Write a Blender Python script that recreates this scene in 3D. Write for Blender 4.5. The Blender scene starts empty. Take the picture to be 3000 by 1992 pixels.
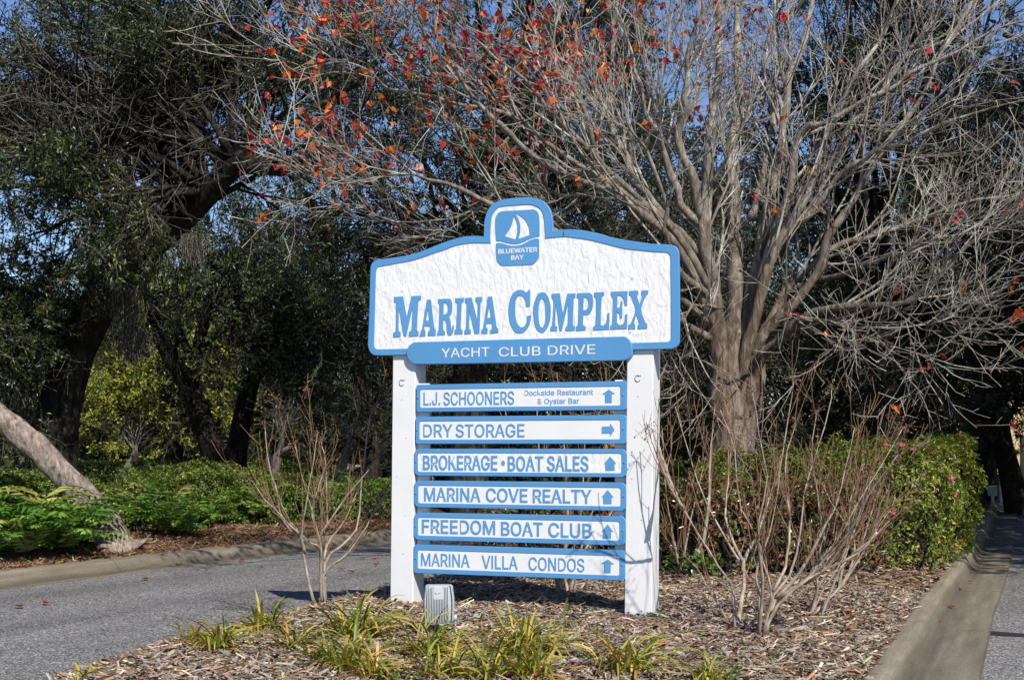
import bpy, math, random
import numpy as np
from mathutils import Vector

# ------------------------------------------------------------------ camera, sky, sun, exposure
S = bpy.context.scene
COL = S.collection
EYE = 1.6                      # eye height above the roadway (m)
FPX, CXP, HZP = 3811.0, 1500.0, 1308.0   # focal length, centre column and horizon row in photo pixels
cd = bpy.data.cameras.new('camera'); cam = bpy.data.objects.new('camera', cd); COL.objects.link(cam)
cam.location = (0, 0, EYE); cam.rotation_euler = (math.radians(90), 0, 0)
cd.sensor_fit = 'HORIZONTAL'; cd.sensor_width = 36; cd.lens = 36 * FPX / 3000
cd.shift_y = (HZP - 996) / 3000
cd.clip_start = 0.1; cd.clip_end = 2000
S.camera = cam

SUN_AZ, SUN_EL = math.radians(155), math.radians(41.5)     # behind the camera, to its right
w = bpy.data.worlds.new('World'); S.world = w; w.use_nodes = True
nt = w.node_tree; nt.nodes.clear()
sky = nt.nodes.new('ShaderNodeTexSky'); sky.sky_type = 'NISHITA'; sky.sun_disc = False
sky.sun_elevation = SUN_EL; sky.sun_rotation = SUN_AZ; sky.ozone_density = 3.0; sky.dust_density = 0.0; sky.air_density = 1.0
bg = nt.nodes.new('ShaderNodeBackground'); bg.inputs['Strength'].default_value = 0.105
wo = nt.nodes.new('ShaderNodeOutputWorld')
hsv = nt.nodes.new('ShaderNodeHueSaturation'); hsv.inputs['Saturation'].default_value = 1.15; hsv.inputs['Hue'].default_value = .513; nt.links.new(sky.outputs[0], hsv.inputs['Color'])
nt.links.new(hsv.outputs[0], bg.inputs[0]); nt.links.new(bg.outputs[0], wo.inputs[0])

TOSUN = Vector((math.sin(SUN_AZ) * math.cos(SUN_EL), math.cos(SUN_AZ) * math.cos(SUN_EL), math.sin(SUN_EL)))
sl = bpy.data.lights.new('sun', 'SUN'); sl.energy = 4.6; sl.angle = math.radians(0.53); sl.color = (1.0, 0.95, 0.87)
so = bpy.data.objects.new('sun', sl); COL.objects.link(so)
so.rotation_euler = (-TOSUN).to_track_quat('-Z', 'Y').to_euler(); so.location = (6, -14, 20)
S.view_settings.view_transform = 'Standard'; S.view_settings.look = 'None'
S.view_settings.exposure = 0.35; S.view_settings.gamma = 1
S.cycles.max_bounces = 6; S.cycles.transparent_max_bounces = 4
S.cycles.diffuse_bounces = 3; S.cycles.glossy_bounces = 2; S.cycles.transmission_bounces = 3

# ------------------------------------------------------------------ helpers
def link(o, parent=None):
    COL.objects.link(o)
    if parent is not None: o.parent = parent
    return o
def empty(name, loc, label=None, cat=None, group=None, rz=0):
    o = bpy.data.objects.new(name, None); o.location = loc; o.rotation_euler = (0, 0, rz); o.empty_display_size = .2
    link(o); return tag(o, label, cat, group)
def tag(o, label=None, cat=None, group=None, kind=None):
    if label: o['label'] = label
    if cat: o['category'] = cat
    if group: o['group'] = group
    if kind: o['kind'] = kind
    return o
def mesh_data(name, V, F, mats, col=None, smooth=False, mi=None):
    """V (n,3); F either an (m,k) array or a list of such arrays / index lists"""
    V = np.asarray(V, dtype=np.float32).reshape(-1, 3)
    if isinstance(F, np.ndarray): F = [F]
    loops, starts, tot = [], [], 0
    for f in F:
        f = np.asarray(f)
        if f.ndim == 1: f = f[None]
        if f.size == 0: continue
        m, k = f.shape
        loops.append(f.ravel()); starts.append(np.arange(m) * k + tot); tot += m * k
    L = np.concatenate(loops).astype(np.int32); St = np.concatenate(starts).astype(np.int32)
    me = bpy.data.meshes.new(name)
    me.vertices.add(len(V)); me.vertices.foreach_set('co', V.ravel())
    me.loops.add(len(L)); me.loops.foreach_set('vertex_index', L)
    me.polygons.add(len(St)); me.polygons.foreach_set('loop_start', St)
    if mi is not None: me.polygons.foreach_set('material_index', np.asarray(mi, dtype=np.int32))
    me.polygons.foreach_set('use_smooth', np.full(len(St), smooth))
    me.update(calc_edges=True)
    if col is not None:
        a = me.attributes.new('Col', 'FLOAT_COLOR', 'POINT')
        c = np.ones((len(V), 4), np.float32); c[:, :3] = col; a.data.foreach_set('color', c.ravel())
    for m in (mats if isinstance(mats, (list, tuple)) else [mats]): me.materials.append(m)
    return me
def obj(name, V, F, mat, parent=None, col=None, smooth=False, mi=None, loc=None):
    o = bpy.data.objects.new(name, mesh_data(name, V, F, mat, col, smooth, mi))
    if loc is not None: o.location = loc
    return link(o, parent)
class MB:
    """collects boxes, tubes and sheets into one mesh"""
    def __init__(s): s.V = []; s.F = []; s.C = []; s.n = 0
    def add(s, V, F, c=None):
        V = np.asarray(V, float).reshape(-1, 3)
        for f in ([F] if isinstance(F, np.ndarray) else F):
            f = np.asarray(f); f = f[None] if f.ndim == 1 else f
            s.F.append(f + s.n)
        s.V.append(V); s.n += len(V)
        s.C.append(np.broadcast_to(np.array(c if c is not None else (1, 1, 1), float), (len(V), 3)))
    def box(s, x0, x1, y0, y1, z0, z1, c=None, bev=0.0):
        if bev <= 0:
            V = [(x, y, z) for z in (z0, z1) for x, y in ((x0, y0), (x1, y0), (x1, y1), (x0, y1))]
            F = np.array([(0, 3, 2, 1), (4, 5, 6, 7), (0, 1, 5, 4), (1, 2, 6, 5), (2, 3, 7, 6), (3, 0, 4, 7)])
            s.add(V, F, c)
        else:
            b = bev
            rings = []
            for z, i in ((z0, b), (z0 + b, 0), (z1 - b, 0), (z1, b)):
                j = b if i == 0 else b * 1.0
                X0, X1, Y0, Y1 = x0 + i, x1 - i, y0 + i, y1 - i
                k = b if i == 0 else b * .3
                rings.append([(X0 + k, Y0, z), (X1 - k, Y0, z), (X1, Y0 + k, z), (X1, Y1 - k, z), (X1 - k, Y1, z), (X0 + k, Y1, z), (X0, Y1 - k, z), (X0, Y0 + k, z)])
            V = [p for r in rings for p in r]
            F = [np.array([(r * 8 + i, r * 8 + (i + 1) % 8, (r + 1) * 8 + (i + 1) % 8, (r + 1) * 8 + i) for r in range(3) for i in range(8)]),
                 np.array([list(range(7, -1, -1))]), np.array([list(range(24, 32))])]
            s.add(V, F, c)
    def tube(s, P, R, n=8, c=None):
        V, F = tubes(np.asarray(P, float)[None], np.asarray(R, float)[None], n); s.add(V, F, c)
    def build(s, name, mat, parent=None, smooth=False, loc=None, col=False):
        byk = {}
        for f in s.F: byk.setdefault(f.shape[1], []).append(f)
        return obj(name, np.concatenate(s.V), [np.concatenate(v) for v in byk.values()], mat, parent,
                   np.concatenate(s.C) if col else None, smooth, loc=loc)
def unit(v): return v / np.maximum(np.linalg.norm(v, axis=-1, keepdims=True), 1e-9)
def tubes(P, R, sides=6, cap=True):
    """P (B,m,3), R (B,m) -> vertices, quads of B tapered tubes"""
    B, m, _ = P.shape
    T = np.empty_like(P); T[:, 1:-1] = P[:, 2:] - P[:, :-2]; T[:, 0] = P[:, 1] - P[:, 0]; T[:, -1] = P[:, -1] - P[:, -2]
    T = unit(T)
    ref = np.where(np.abs(T[:, :1, 2:3]) > .9, np.array([1., 0, 0]), np.array([0, 0, 1.]))
    A = unit(np.cross(T, np.broadcast_to(ref, T.shape))); Bn = np.cross(T, A)
    a = np.arange(sides) * 2 * np.pi / sides
    V = P[:, :, None] + R[:, :, None, None] * (np.cos(a)[None, None, :, None] * A[:, :, None] + np.sin(a)[None, None, :, None] * Bn[:, :, None])
    idx = np.arange(B * m * sides).reshape(B, m, sides)
    q = np.stack([idx[:, :-1], np.roll(idx, -1, 2)[:, :-1], np.roll(idx, -1, 2)[:, 1:], idx[:, 1:]], -1).reshape(-1, 4)
    F = [q]
    if cap and sides > 3: F += [idx[:, -1, :].reshape(-1, sides), idx[:, 0, ::-1].reshape(-1, sides)]
    return V.reshape(-1, 3), F
def resample(P, R, m):
    P = np.asarray(P, float); R = np.asarray(R, float)
    # Catmull-Rom through the given points
    n = len(P); t = np.linspace(0, n - 1, m); i = np.minimum(t.astype(int), n - 2); f = (t - i)[:, None]
    Pe = np.vstack([2 * P[0] - P[1], P, 2 * P[-1] - P[-2]])
    p0, p1, p2, p3 = Pe[i], Pe[i + 1], Pe[i + 2], Pe[i + 3]
    Q = .5 * ((2 * p1) + (-p0 + p2) * f + (2 * p0 - 5 * p1 + 4 * p2 - p3) * f ** 2 + (-p0 + 3 * p1 - 3 * p2 + p3) * f ** 3)
    return Q, np.interp(t, np.arange(n), R)
def ramify(P, R, k, rng, L, ang, up=0.1, wig=.12, m=5, t0=.2, rr=.55, rmin=.003, taper=.35, shrink=.5):
    """k side branches on each of the B branches (P (B,m0,3), R (B,m0))"""
    B, m0, _ = P.shape
    ix = np.repeat(np.arange(B), k); n = len(ix)
    t = rng.uniform(t0, 1.0, n); s = t * (m0 - 1); i = np.minimum(s.astype(int), m0 - 2); f = (s - i)[:, None]
    p = P[ix, i] * (1 - f) + P[ix, i + 1] * f; T = unit(P[ix, i + 1] - P[ix, i])
    r = (R[ix, i] * (1 - f[:, 0]) + R[ix, i + 1] * f[:, 0]) * rr
    v = rng.normal(size=(n, 3)); N = unit(v - (v * T).sum(1, keepdims=True) * T)
    a = rng.uniform(ang[0], ang[1], n)[:, None]
    d = np.cos(a) * T + np.sin(a) * N
    ln = rng.uniform(L[0], L[1], n) * (1 - shrink * t)
    out = np.empty((n, m, 3)); out[:, 0] = p
    for j in range(1, m):
        d = unit(d + rng.normal(size=(n, 3)) * wig + np.array([0, 0, up]))
        p = p + d * (ln / (m - 1))[:, None]; out[:, j] = p
    rt = np.maximum(r * taper, rmin)
    Ro = np.maximum(r, rmin)[:, None] * (1 - np.linspace(0, 1, m)) + rt[:, None] * np.linspace(0, 1, m)
    return out, Ro
def leaf_quads(p, d, nrm, ln, wd, fold=.15):
    """lance-shaped leaves: one folded diamond each. p,d,nrm (n,3); ln, wd (n,)"""
    s = np.cross(d, nrm); s = unit(s); nrm = np.cross(s, d)
    ln = ln[:, None]; wd = wd[:, None]
    V = np.stack([p, p + d * ln * .45 + s * wd * .5 + nrm * wd * fold, p + d * ln, p + d * ln * .45 - s * wd * .5 + nrm * wd * fold], 1)
    return V.reshape(-1, 3), np.arange(len(p) * 4).reshape(-1, 4)
def leaf_hex(p, d, nrm, ln, wd, fold=.12, droop=.15, wide=(.28, .68)):
    """broad leaves: two folded halves of four corners each"""
    s = unit(np.cross(d, nrm)); nrm = np.cross(s, d); ln = ln[:, None]; wd = wd[:, None]
    mid = p + d * ln * .5; tip = p + d * ln - nrm * ln * droop
    a1 = p + d * ln * wide[0]; a2 = p + d * ln * wide[1] - nrm * ln * droop * .4
    V = np.stack([p, a1 + s * wd * .5 + nrm * wd * fold, a2 + s * wd * .36 + nrm * wd * fold, tip, a2 - s * wd * .36 + nrm * wd * fold, a1 - s * wd * .5 + nrm * wd * fold], 1)
    b = np.arange(len(p))[:, None] * 6
    return V.reshape(-1, 3), np.concatenate([b + np.array([[0, 1, 2, 3]]), b + np.array([[0, 3, 4, 5]])])
def pick(rng, n, cols, probs, jit=.18):
    c = np.array(cols, float)[rng.choice(len(cols), n, p=np.array(probs) / sum(probs))]
    return c * np.exp(rng.normal(0, jit, (n, 1))) * np.exp(rng.normal(0, jit * .35, (n, 3)))
_hash = np.random.default_rng(5).random((64, 64, 64))
def vnoise(p, s):
    q = np.asarray(p) / s; i = np.floor(q).astype(int); f = q - i; f = f * f * (3 - 2 * f); r = 0
    for a in (0, 1):
        for b in (0, 1):
            for c in (0, 1):
                h = _hash[(i[:, 0] + a) % 64, (i[:, 1] + b) % 64, (i[:, 2] + c) % 64]
                r = r + h * np.abs(1 - a - f[:, 0]) * np.abs(1 - b - f[:, 1]) * np.abs(1 - c - f[:, 2])
    return r
def at(px, py, Y):
    """the point at distance Y that the photograph shows at pixel (px, py)"""
    return np.array([(px - CXP) / FPX * Y, Y, EYE - (py - HZP) / FPX * Y])

# ------------------------------------------------------------------ materials
def new_mat(name):
    m = bpy.data.materials.new(name); m.use_nodes = True; n = m.node_tree; p = n.nodes['Principled BSDF']
    return m, n, p
def nd(n, t, **kw):
    x = n.nodes.new(t)
    for k, v in kw.items():
        if k in x.inputs: x.inputs[k].default_value = v
        else: setattr(x, k, v)
    return x
def ramp(n, fac, stops):
    r = n.nodes.new('ShaderNodeValToRGB'); e = r.color_ramp.elements
    while len(e) > 1: e.remove(e[0])
    e[0].position = stops[0][0]; e[0].color = (*stops[0][1], 1)
    for p, c in stops[1:]:
        x = e.new(p); x.color = (*c, 1)
    n.links.new(fac, r.inputs[0]); return r.outputs[0]
def coords(n, scale=(1, 1, 1), rot=(0, 0, 0), kind='Object'):
    t = n.nodes.new('ShaderNodeTexCoord'); m = n.nodes.new('ShaderNodeMapping')
    m.inputs['Scale'].default_value = scale; m.inputs['Rotation'].default_value = rot
    n.links.new(t.outputs[kind], m.inputs['Vector']); return m.outputs[0]
def noise(n, vec, scale, detail=4, rough=.55, dist=0.0):
    x = nd(n, 'ShaderNodeTexNoise', Scale=scale, Detail=detail, Roughness=rough, Distortion=dist)
    n.links.new(vec, x.inputs['Vector']); return x.outputs[0]
def bump(n, p, h, dist=.01, strength=1.0, normal=None):
    b = nd(n, 'ShaderNodeBump', Strength=strength, Distance=dist); n.links.new(h, b.inputs['Height'])
    if normal is not None: n.links.new(normal, b.inputs['Normal'])
    n.links.new(b.outputs[0], p.inputs['Normal']); return b.outputs[0]
def mixc(n, fac, a, b, mode='MIX'):
    x = n.nodes.new('ShaderNodeMix'); x.data_type = 'RGBA'; x.blend_type = mode
    for s, v in ((0, fac), (6, a), (7, b)):
        if hasattr(v, 'node'): n.links.new(v, x.inputs[s])
        else: x.inputs[s].default_value = v if s == 0 else (*v, 1)
    return x.outputs[2]
def leaf_mat(name, rough=.42, trans=.22, spec=.45):
    m, n, p = new_mat(name)
    a = n.nodes.new('ShaderNodeAttribute'); a.attribute_name = 'Col'
    n.links.new(a.outputs['Color'], p.inputs['Base Color'])
    p.inputs['Roughness'].default_value = rough; p.inputs['Specular IOR Level'].default_value = spec
    t = n.nodes.new('ShaderNodeBsdfTranslucent'); hs = nd(n, 'ShaderNodeHueSaturation', Hue=.48, Saturation=1.15, Value=1.5)
    n.links.new(a.outputs['Color'], hs.inputs['Color']); n.links.new(hs.outputs[0], t.inputs[0])
    mx = n.nodes.new('ShaderNodeMixShader'); mx.inputs[0].default_value = trans
    n.links.new(p.outputs[0], mx.inputs[1]); n.links.new(t.outputs[0], mx.inputs[2])
    n.links.new(mx.outputs[0], n.nodes['Material Output'].inputs[0]); return m
def bark_mat(name, dark, mid, light, zs=.25, sc=9, lichen=None, amt=.55, bd=.03):
    m, n, p = new_mat(name)
    v = coords(n, (1, 1, zs)); h = noise(n, v, sc, 6, .62, .6)
    v2 = coords(n, (1, 1, .6)); big = noise(n, v2, 1.7, 5, .6, .4)
    c = ramp(n, h, [(.3, dark), (.5, mid), (.68, light)])
    if lichen is not None:
        f = ramp(n, big, [(amt, (0, 0, 0)), (amt + .08, (1, 1, 1))])
        c = mixc(n, f, c, lichen)
    n.links.new(c, p.inputs['Base Color']); p.inputs['Roughness'].default_value = .9; p.inputs['Specular IOR Level'].default_value = .15
    bump(n, p, h, bd, 1.0); return m
def attr_mat(name, rough=.8, spec=.2):
    m, n, p = new_mat(name)
    a = n.nodes.new('ShaderNodeAttribute'); a.attribute_name = 'Col'
    n.links.new(a.outputs['Color'], p.inputs['Base Color']); p.inputs['Roughness'].default_value = rough
    p.inputs['Specular IOR Level'].default_value = spec; return m
def paint(name, col, rough=.45, bumpd=.0015, grain=(1, 1, 1), gs=60, dirt=None, dirt_amt=.66):
    m, n, p = new_mat(name)
    v = coords(n, grain); h = noise(n, v, gs, 4, .6)
    v2 = coords(n, (1, 1, 1)); bigv = noise(n, v2, 2.3, 5, .65)
    c = mixc(n, ramp(n, bigv, [(.35, (0, 0, 0)), (.7, (1, 1, 1))]), col, tuple(x * .93 for x in col))
    if dirt is not None:
        d = noise(n, coords(n, (1, 1, .35)), 16, 6, .7)
        c = mixc(n, ramp(n, d, [(dirt_amt, (0, 0, 0)), (dirt_amt + .1, (1, 1, 1))]), c, dirt)
    n.links.new(c, p.inputs['Base Color']); p.inputs['Roughness'].default_value = rough
    if bumpd: bump(n, p, h, bumpd, .8)
    return m
M = {}
M['blue'] = paint('blue_paint', (.092, .283, .54), .42, .0012, (1, 1, 6), 30, (.20, .40, .63), .66)
M['blue_text'] = paint('blue_letter_paint', (.105, .295, .54), .45, 0)
M['white'] = paint('white_paint', (.775, .77, .75), .42, .0012, (1, 1, 1), 40, (.62, .62, .59), .70)
M['white_post'] = paint('white_post_paint', (.765, .76, .745), .5, .002, (14, 14, .6), 9, (.42, .42, .36), .66)
m, n, p = new_mat('hammered_white_paint')                       # hand-carved texture of the header
v = coords(n, (1, 1, .55)); h1 = noise(n, v, 17, 3, .5, .5); v2 = coords(n, (1, 1, .4)); h2 = noise(n, v2, 42, 3, .5, .3)
ad = n.nodes.new('ShaderNodeMath'); ad.operation = 'MULTIPLY_ADD'; n.links.new(h2, ad.inputs[0]); ad.inputs[1].default_value = .35; n.links.new(h1, ad.inputs[2])
p.inputs['Base Color'].default_value = (.775, .77, .75, 1); p.inputs['Roughness'].default_value = .45
bump(n, p, ad.outputs[0], .013, 1.0); M['carved'] = m
m, n, p = new_mat('asphalt')
v = coords(n); vo = nd(n, 'ShaderNodeTexVoronoi', Scale=80.0); n.links.new(v, vo.inputs['Vector']); sx = n.nodes.new('ShaderNodeSeparateColor'); n.links.new(vo.outputs['Color'], sx.inputs[0])
g1 = sx.outputs[0]; g2 = noise(n, v, 22, 5, .8)
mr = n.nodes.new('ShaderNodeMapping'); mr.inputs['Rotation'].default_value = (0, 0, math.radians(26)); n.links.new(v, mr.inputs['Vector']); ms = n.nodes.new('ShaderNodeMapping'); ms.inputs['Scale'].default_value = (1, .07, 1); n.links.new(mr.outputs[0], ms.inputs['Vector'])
tone_band = noise(n, ms.outputs[0], 1.1, 3, .5)  # lighter and darker bands stretched along the road
big = noise(n, v, .9, 6, .65)
c = ramp(n, g1, [(.0, (.055, .053, .049)), (.35, (.14, .136, .128)), (.62, (.245, .237, .223)), (.86, (.40, .385, .36)), (1.0, (.62, .60, .565))])
c = mixc(n, ramp(n, g2, [(.60, (0, 0, 0)), (.74, (.5, .5, .5))]), c, (.40, .39, .38))
c = mixc(n, .75, c, ramp(n, tone_band, [(.36, (.62, .62, .63)), (.62, (1, 1, 1))]), 'MULTIPLY')
c = mixc(n, .5, c, ramp(n, big, [(.35, (.75, .75, .76)), (.65, (1, 1, 1))]), 'MULTIPLY')
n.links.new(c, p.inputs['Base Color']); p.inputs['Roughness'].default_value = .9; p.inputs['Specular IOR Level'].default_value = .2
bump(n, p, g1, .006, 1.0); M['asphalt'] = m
m, n, p = new_mat('tar_seal'); p.inputs['Base Color'].default_value = (.025, .025, .027, 1); p.inputs['Roughness'].default_value = .6; M['tar'] = m
m, n, p = new_mat('kerb_concrete')
v = coords(n); g1 = noise(n, v, 70, 4, .8); mr = n.nodes.new('ShaderNodeMapping'); mr.inputs['Rotation'].default_value = (0, 0, math.radians(22)); n.links.new(v, mr.inputs['Vector']); ms = n.nodes.new('ShaderNodeMapping'); ms.inputs['Scale'].default_value = (1, .1, 1); n.links.new(mr.outputs[0], ms.inputs['Vector']); b1 = noise(n, ms.outputs[0], 9, 5, .65)
c = ramp(n, b1, [(.3, (.155, .126, .088)), (.55, (.23, .193, .138)), (.75, (.315, .272, .20))])
c = mixc(n, .55, c, ramp(n, g1, [(.38, (.45, .45, .45)), (.62, (1.4, 1.4, 1.38))]), 'MULTIPLY')
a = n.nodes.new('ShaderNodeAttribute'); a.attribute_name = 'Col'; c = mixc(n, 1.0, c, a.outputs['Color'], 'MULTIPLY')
n.links.new(c, p.inputs['Base Color']); p.inputs['Roughness'].default_value = .92; bump(n, p, g1, .008, .9); M['concrete'] = m
def litter_mat(name, a, b, c3, sc=26):
    m, n, p = new_mat(name)
    v = coords(n); vo = nd(n, 'ShaderNodeTexVoronoi', Scale=sc); n.links.new(noise_vec(n, v), vo.inputs['Vector'])
    h = noise(n, v, 60, 5, .7); c = ramp(n, vo.outputs['Color'], [(.1, a), (.5, b), (.9, c3)])
    c = mixc(n, .6, c, ramp(n, h, [(.3, (.45, .45, .45)), (.7, (1.2, 1.2, 1.2))]), 'MULTIPLY')
    n.links.new(c, p.inputs['Base Color']); p.inputs['Roughness'].default_value = .95; p.inputs['Specular IOR Level'].default_value = .1
    bump(n, p, h, .03, 1.0); return m
def noise_vec(n, v):
    x = nd(n, 'ShaderNodeTexNoise', Scale=6.0, Detail=3.0); n.links.new(v, x.inputs['Vector'])
    a = n.nodes.new('ShaderNodeVectorMath'); a.operation = 'MULTIPLY_ADD'; n.links.new(x.outputs['Color'], a.inputs[0]); a.inputs[1].default_value = (.25, .25, .25); n.links.new(v, a.inputs[2])
    return a.outputs[0]
M['mulch'] = litter_mat('mulch_soil', (.03, .018, .010), (.07, .042, .025), (.14, .09, .055))
M['forest_floor'] = litter_mat('leaf_litter', (.02, .014, .009), (.05, .034, .02), (.10, .06, .03), 9)
M['straw'] = litter_mat('pine_straw_soil', (.05, .025, .013), (.10, .05, .025), (.16, .09, .05))
M['chips'] = attr_mat('wood_chip', .85, .15)
M['leaf'] = leaf_mat('oak_leaf', .40, .18, .5)
M['leaf_far'] = leaf_mat('far_leaf', .5, .25, .35)
M['gloss_leaf'] = leaf_mat('glossy_leaf', .28, .15, .55)
M['hedge_leaf'] = leaf_mat('hedge_leaf', .4, .25, .4)
M['red_leaf'] = leaf_mat('autumn_leaf', .4, .4, .4)
M['blade'] = leaf_mat('daylily_blade', .4, .3, .35)
M['petal'] = leaf_mat('azalea_petal', .6, .35, .2)
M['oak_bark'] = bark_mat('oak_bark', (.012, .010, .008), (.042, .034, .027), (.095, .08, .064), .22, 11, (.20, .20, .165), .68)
M['shaded_bark'] = bark_mat('shaded_bark', (.008, .0065, .0055), (.026, .021, .017), (.06, .05, .04), .22, 11)  # oak bark with the canopy's shade darkened into its colour
M['bare_bark'] = bark_mat('ridged_bark', (.045, .032, .024), (.165, .125, .09), (.32, .26, .20), .18, 13, (.34, .35, .28), .66, .05)
M['pale_bark'] = bark_mat('pale_bark', (.07, .05, .038), (.25, .20, .165), (.42, .355, .30), .45, 17, (.42, .43, .37), .60, .04)
M['lichen_twig'] = bark_mat('lichen_twig', (.13, .10, .078), (.29, .25, .205), (.50, .465, .40), .5, 9, (.56, .56, .48), .56, .006)
M['oak_twig'] = bark_mat('oak_twig', (.05, .043, .034), (.11, .098, .08), (.26, .245, .21), .5, 7)
M['limb'] = None
M['crape_stem'] = bark_mat('crape_stem', (.15, .11, .075), (.33, .265, .20), (.50, .44, .37), .4, 20, (.40, .42, .36), .6, .006)
M['crape_twig'] = bark_mat('crape_twig', (.10, .055, .033), (.21, .125, .075), (.33, .22, .14), .4, 20, None, .6, .004)
# limbs: brown ridged bark low down, grey lichen higher up
m, n, p = new_mat('limb_bark'); v = coords(n, (1, 1, .3)); h = noise(n, v, 14, 6, .65, .6)
c1 = ramp(n, h, [(.3, (.03, .021, .015)), (.5, (.125, .092, .066)), (.68, (.28, .225, .17))]); c2 = ramp(n, noise(n, coords(n, (1, 1, .5)), 9, 5, .6, .4), [(.32, (.12, .095, .07)), (.52, (.34, .305, .255)), (.66, (.58, .57, .49))])
sp = n.nodes.new('ShaderNodeSeparateXYZ'); tc = n.nodes.new('ShaderNodeTexCoord'); n.links.new(tc.outputs['Object'], sp.inputs[0]); am = n.nodes.new('ShaderNodeMath'); am.operation = 'MULTIPLY_ADD'; n.links.new(noise(n, coords(n), 1.3, 4), am.inputs[0]); am.inputs[1].default_value = 3.0; n.links.new(sp.outputs[2], am.inputs[2])
mp = nd(n, 'ShaderNodeMapRange'); mp.inputs[1].default_value = 4.4; mp.inputs[2].default_value = 8.0; n.links.new(am.outputs[0], mp.inputs[0])
n.links.new(mixc(n, mp.outputs[0], c1, c2), p.inputs['Base Color']); p.inputs['Roughness'].default_value = .9; p.inputs['Specular IOR Level'].default_value = .15; bump(n, p, h, .03, 1.0); M['limb'] = m
M['seed'] = attr_mat('seed_capsule', .8, .2)
m, n, p = new_mat('light_grey_metal'); p.inputs['Base Color'].default_value = (.40, .43, .44, 1); p.inputs['Roughness'].default_value = .55
bump(n, p, noise(n, coords(n), 90, 3), .0008, .5); M['lamp_metal'] = m
m, n, p = new_mat('dark_gap'); p.inputs['Base Color'].default_value = (.22, .235, .24, 1); p.inputs['Roughness'].default_value = .7; M['lamp_dark'] = m
m, n, p = new_mat('lamp_glass'); p.inputs['Base Color'].default_value = (.6, .65, .66, 1); p.inputs['Roughness'].default_value = .1; p.inputs['Specular IOR Level'].default_value = .6; M['lamp_glass'] = m
m, n, p = new_mat('rust_mark'); p.inputs['Base Color'].default_value = (.11, .10, .09, 1); p.inputs['Roughness'].default_value = .8; M['rust'] = m

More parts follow.
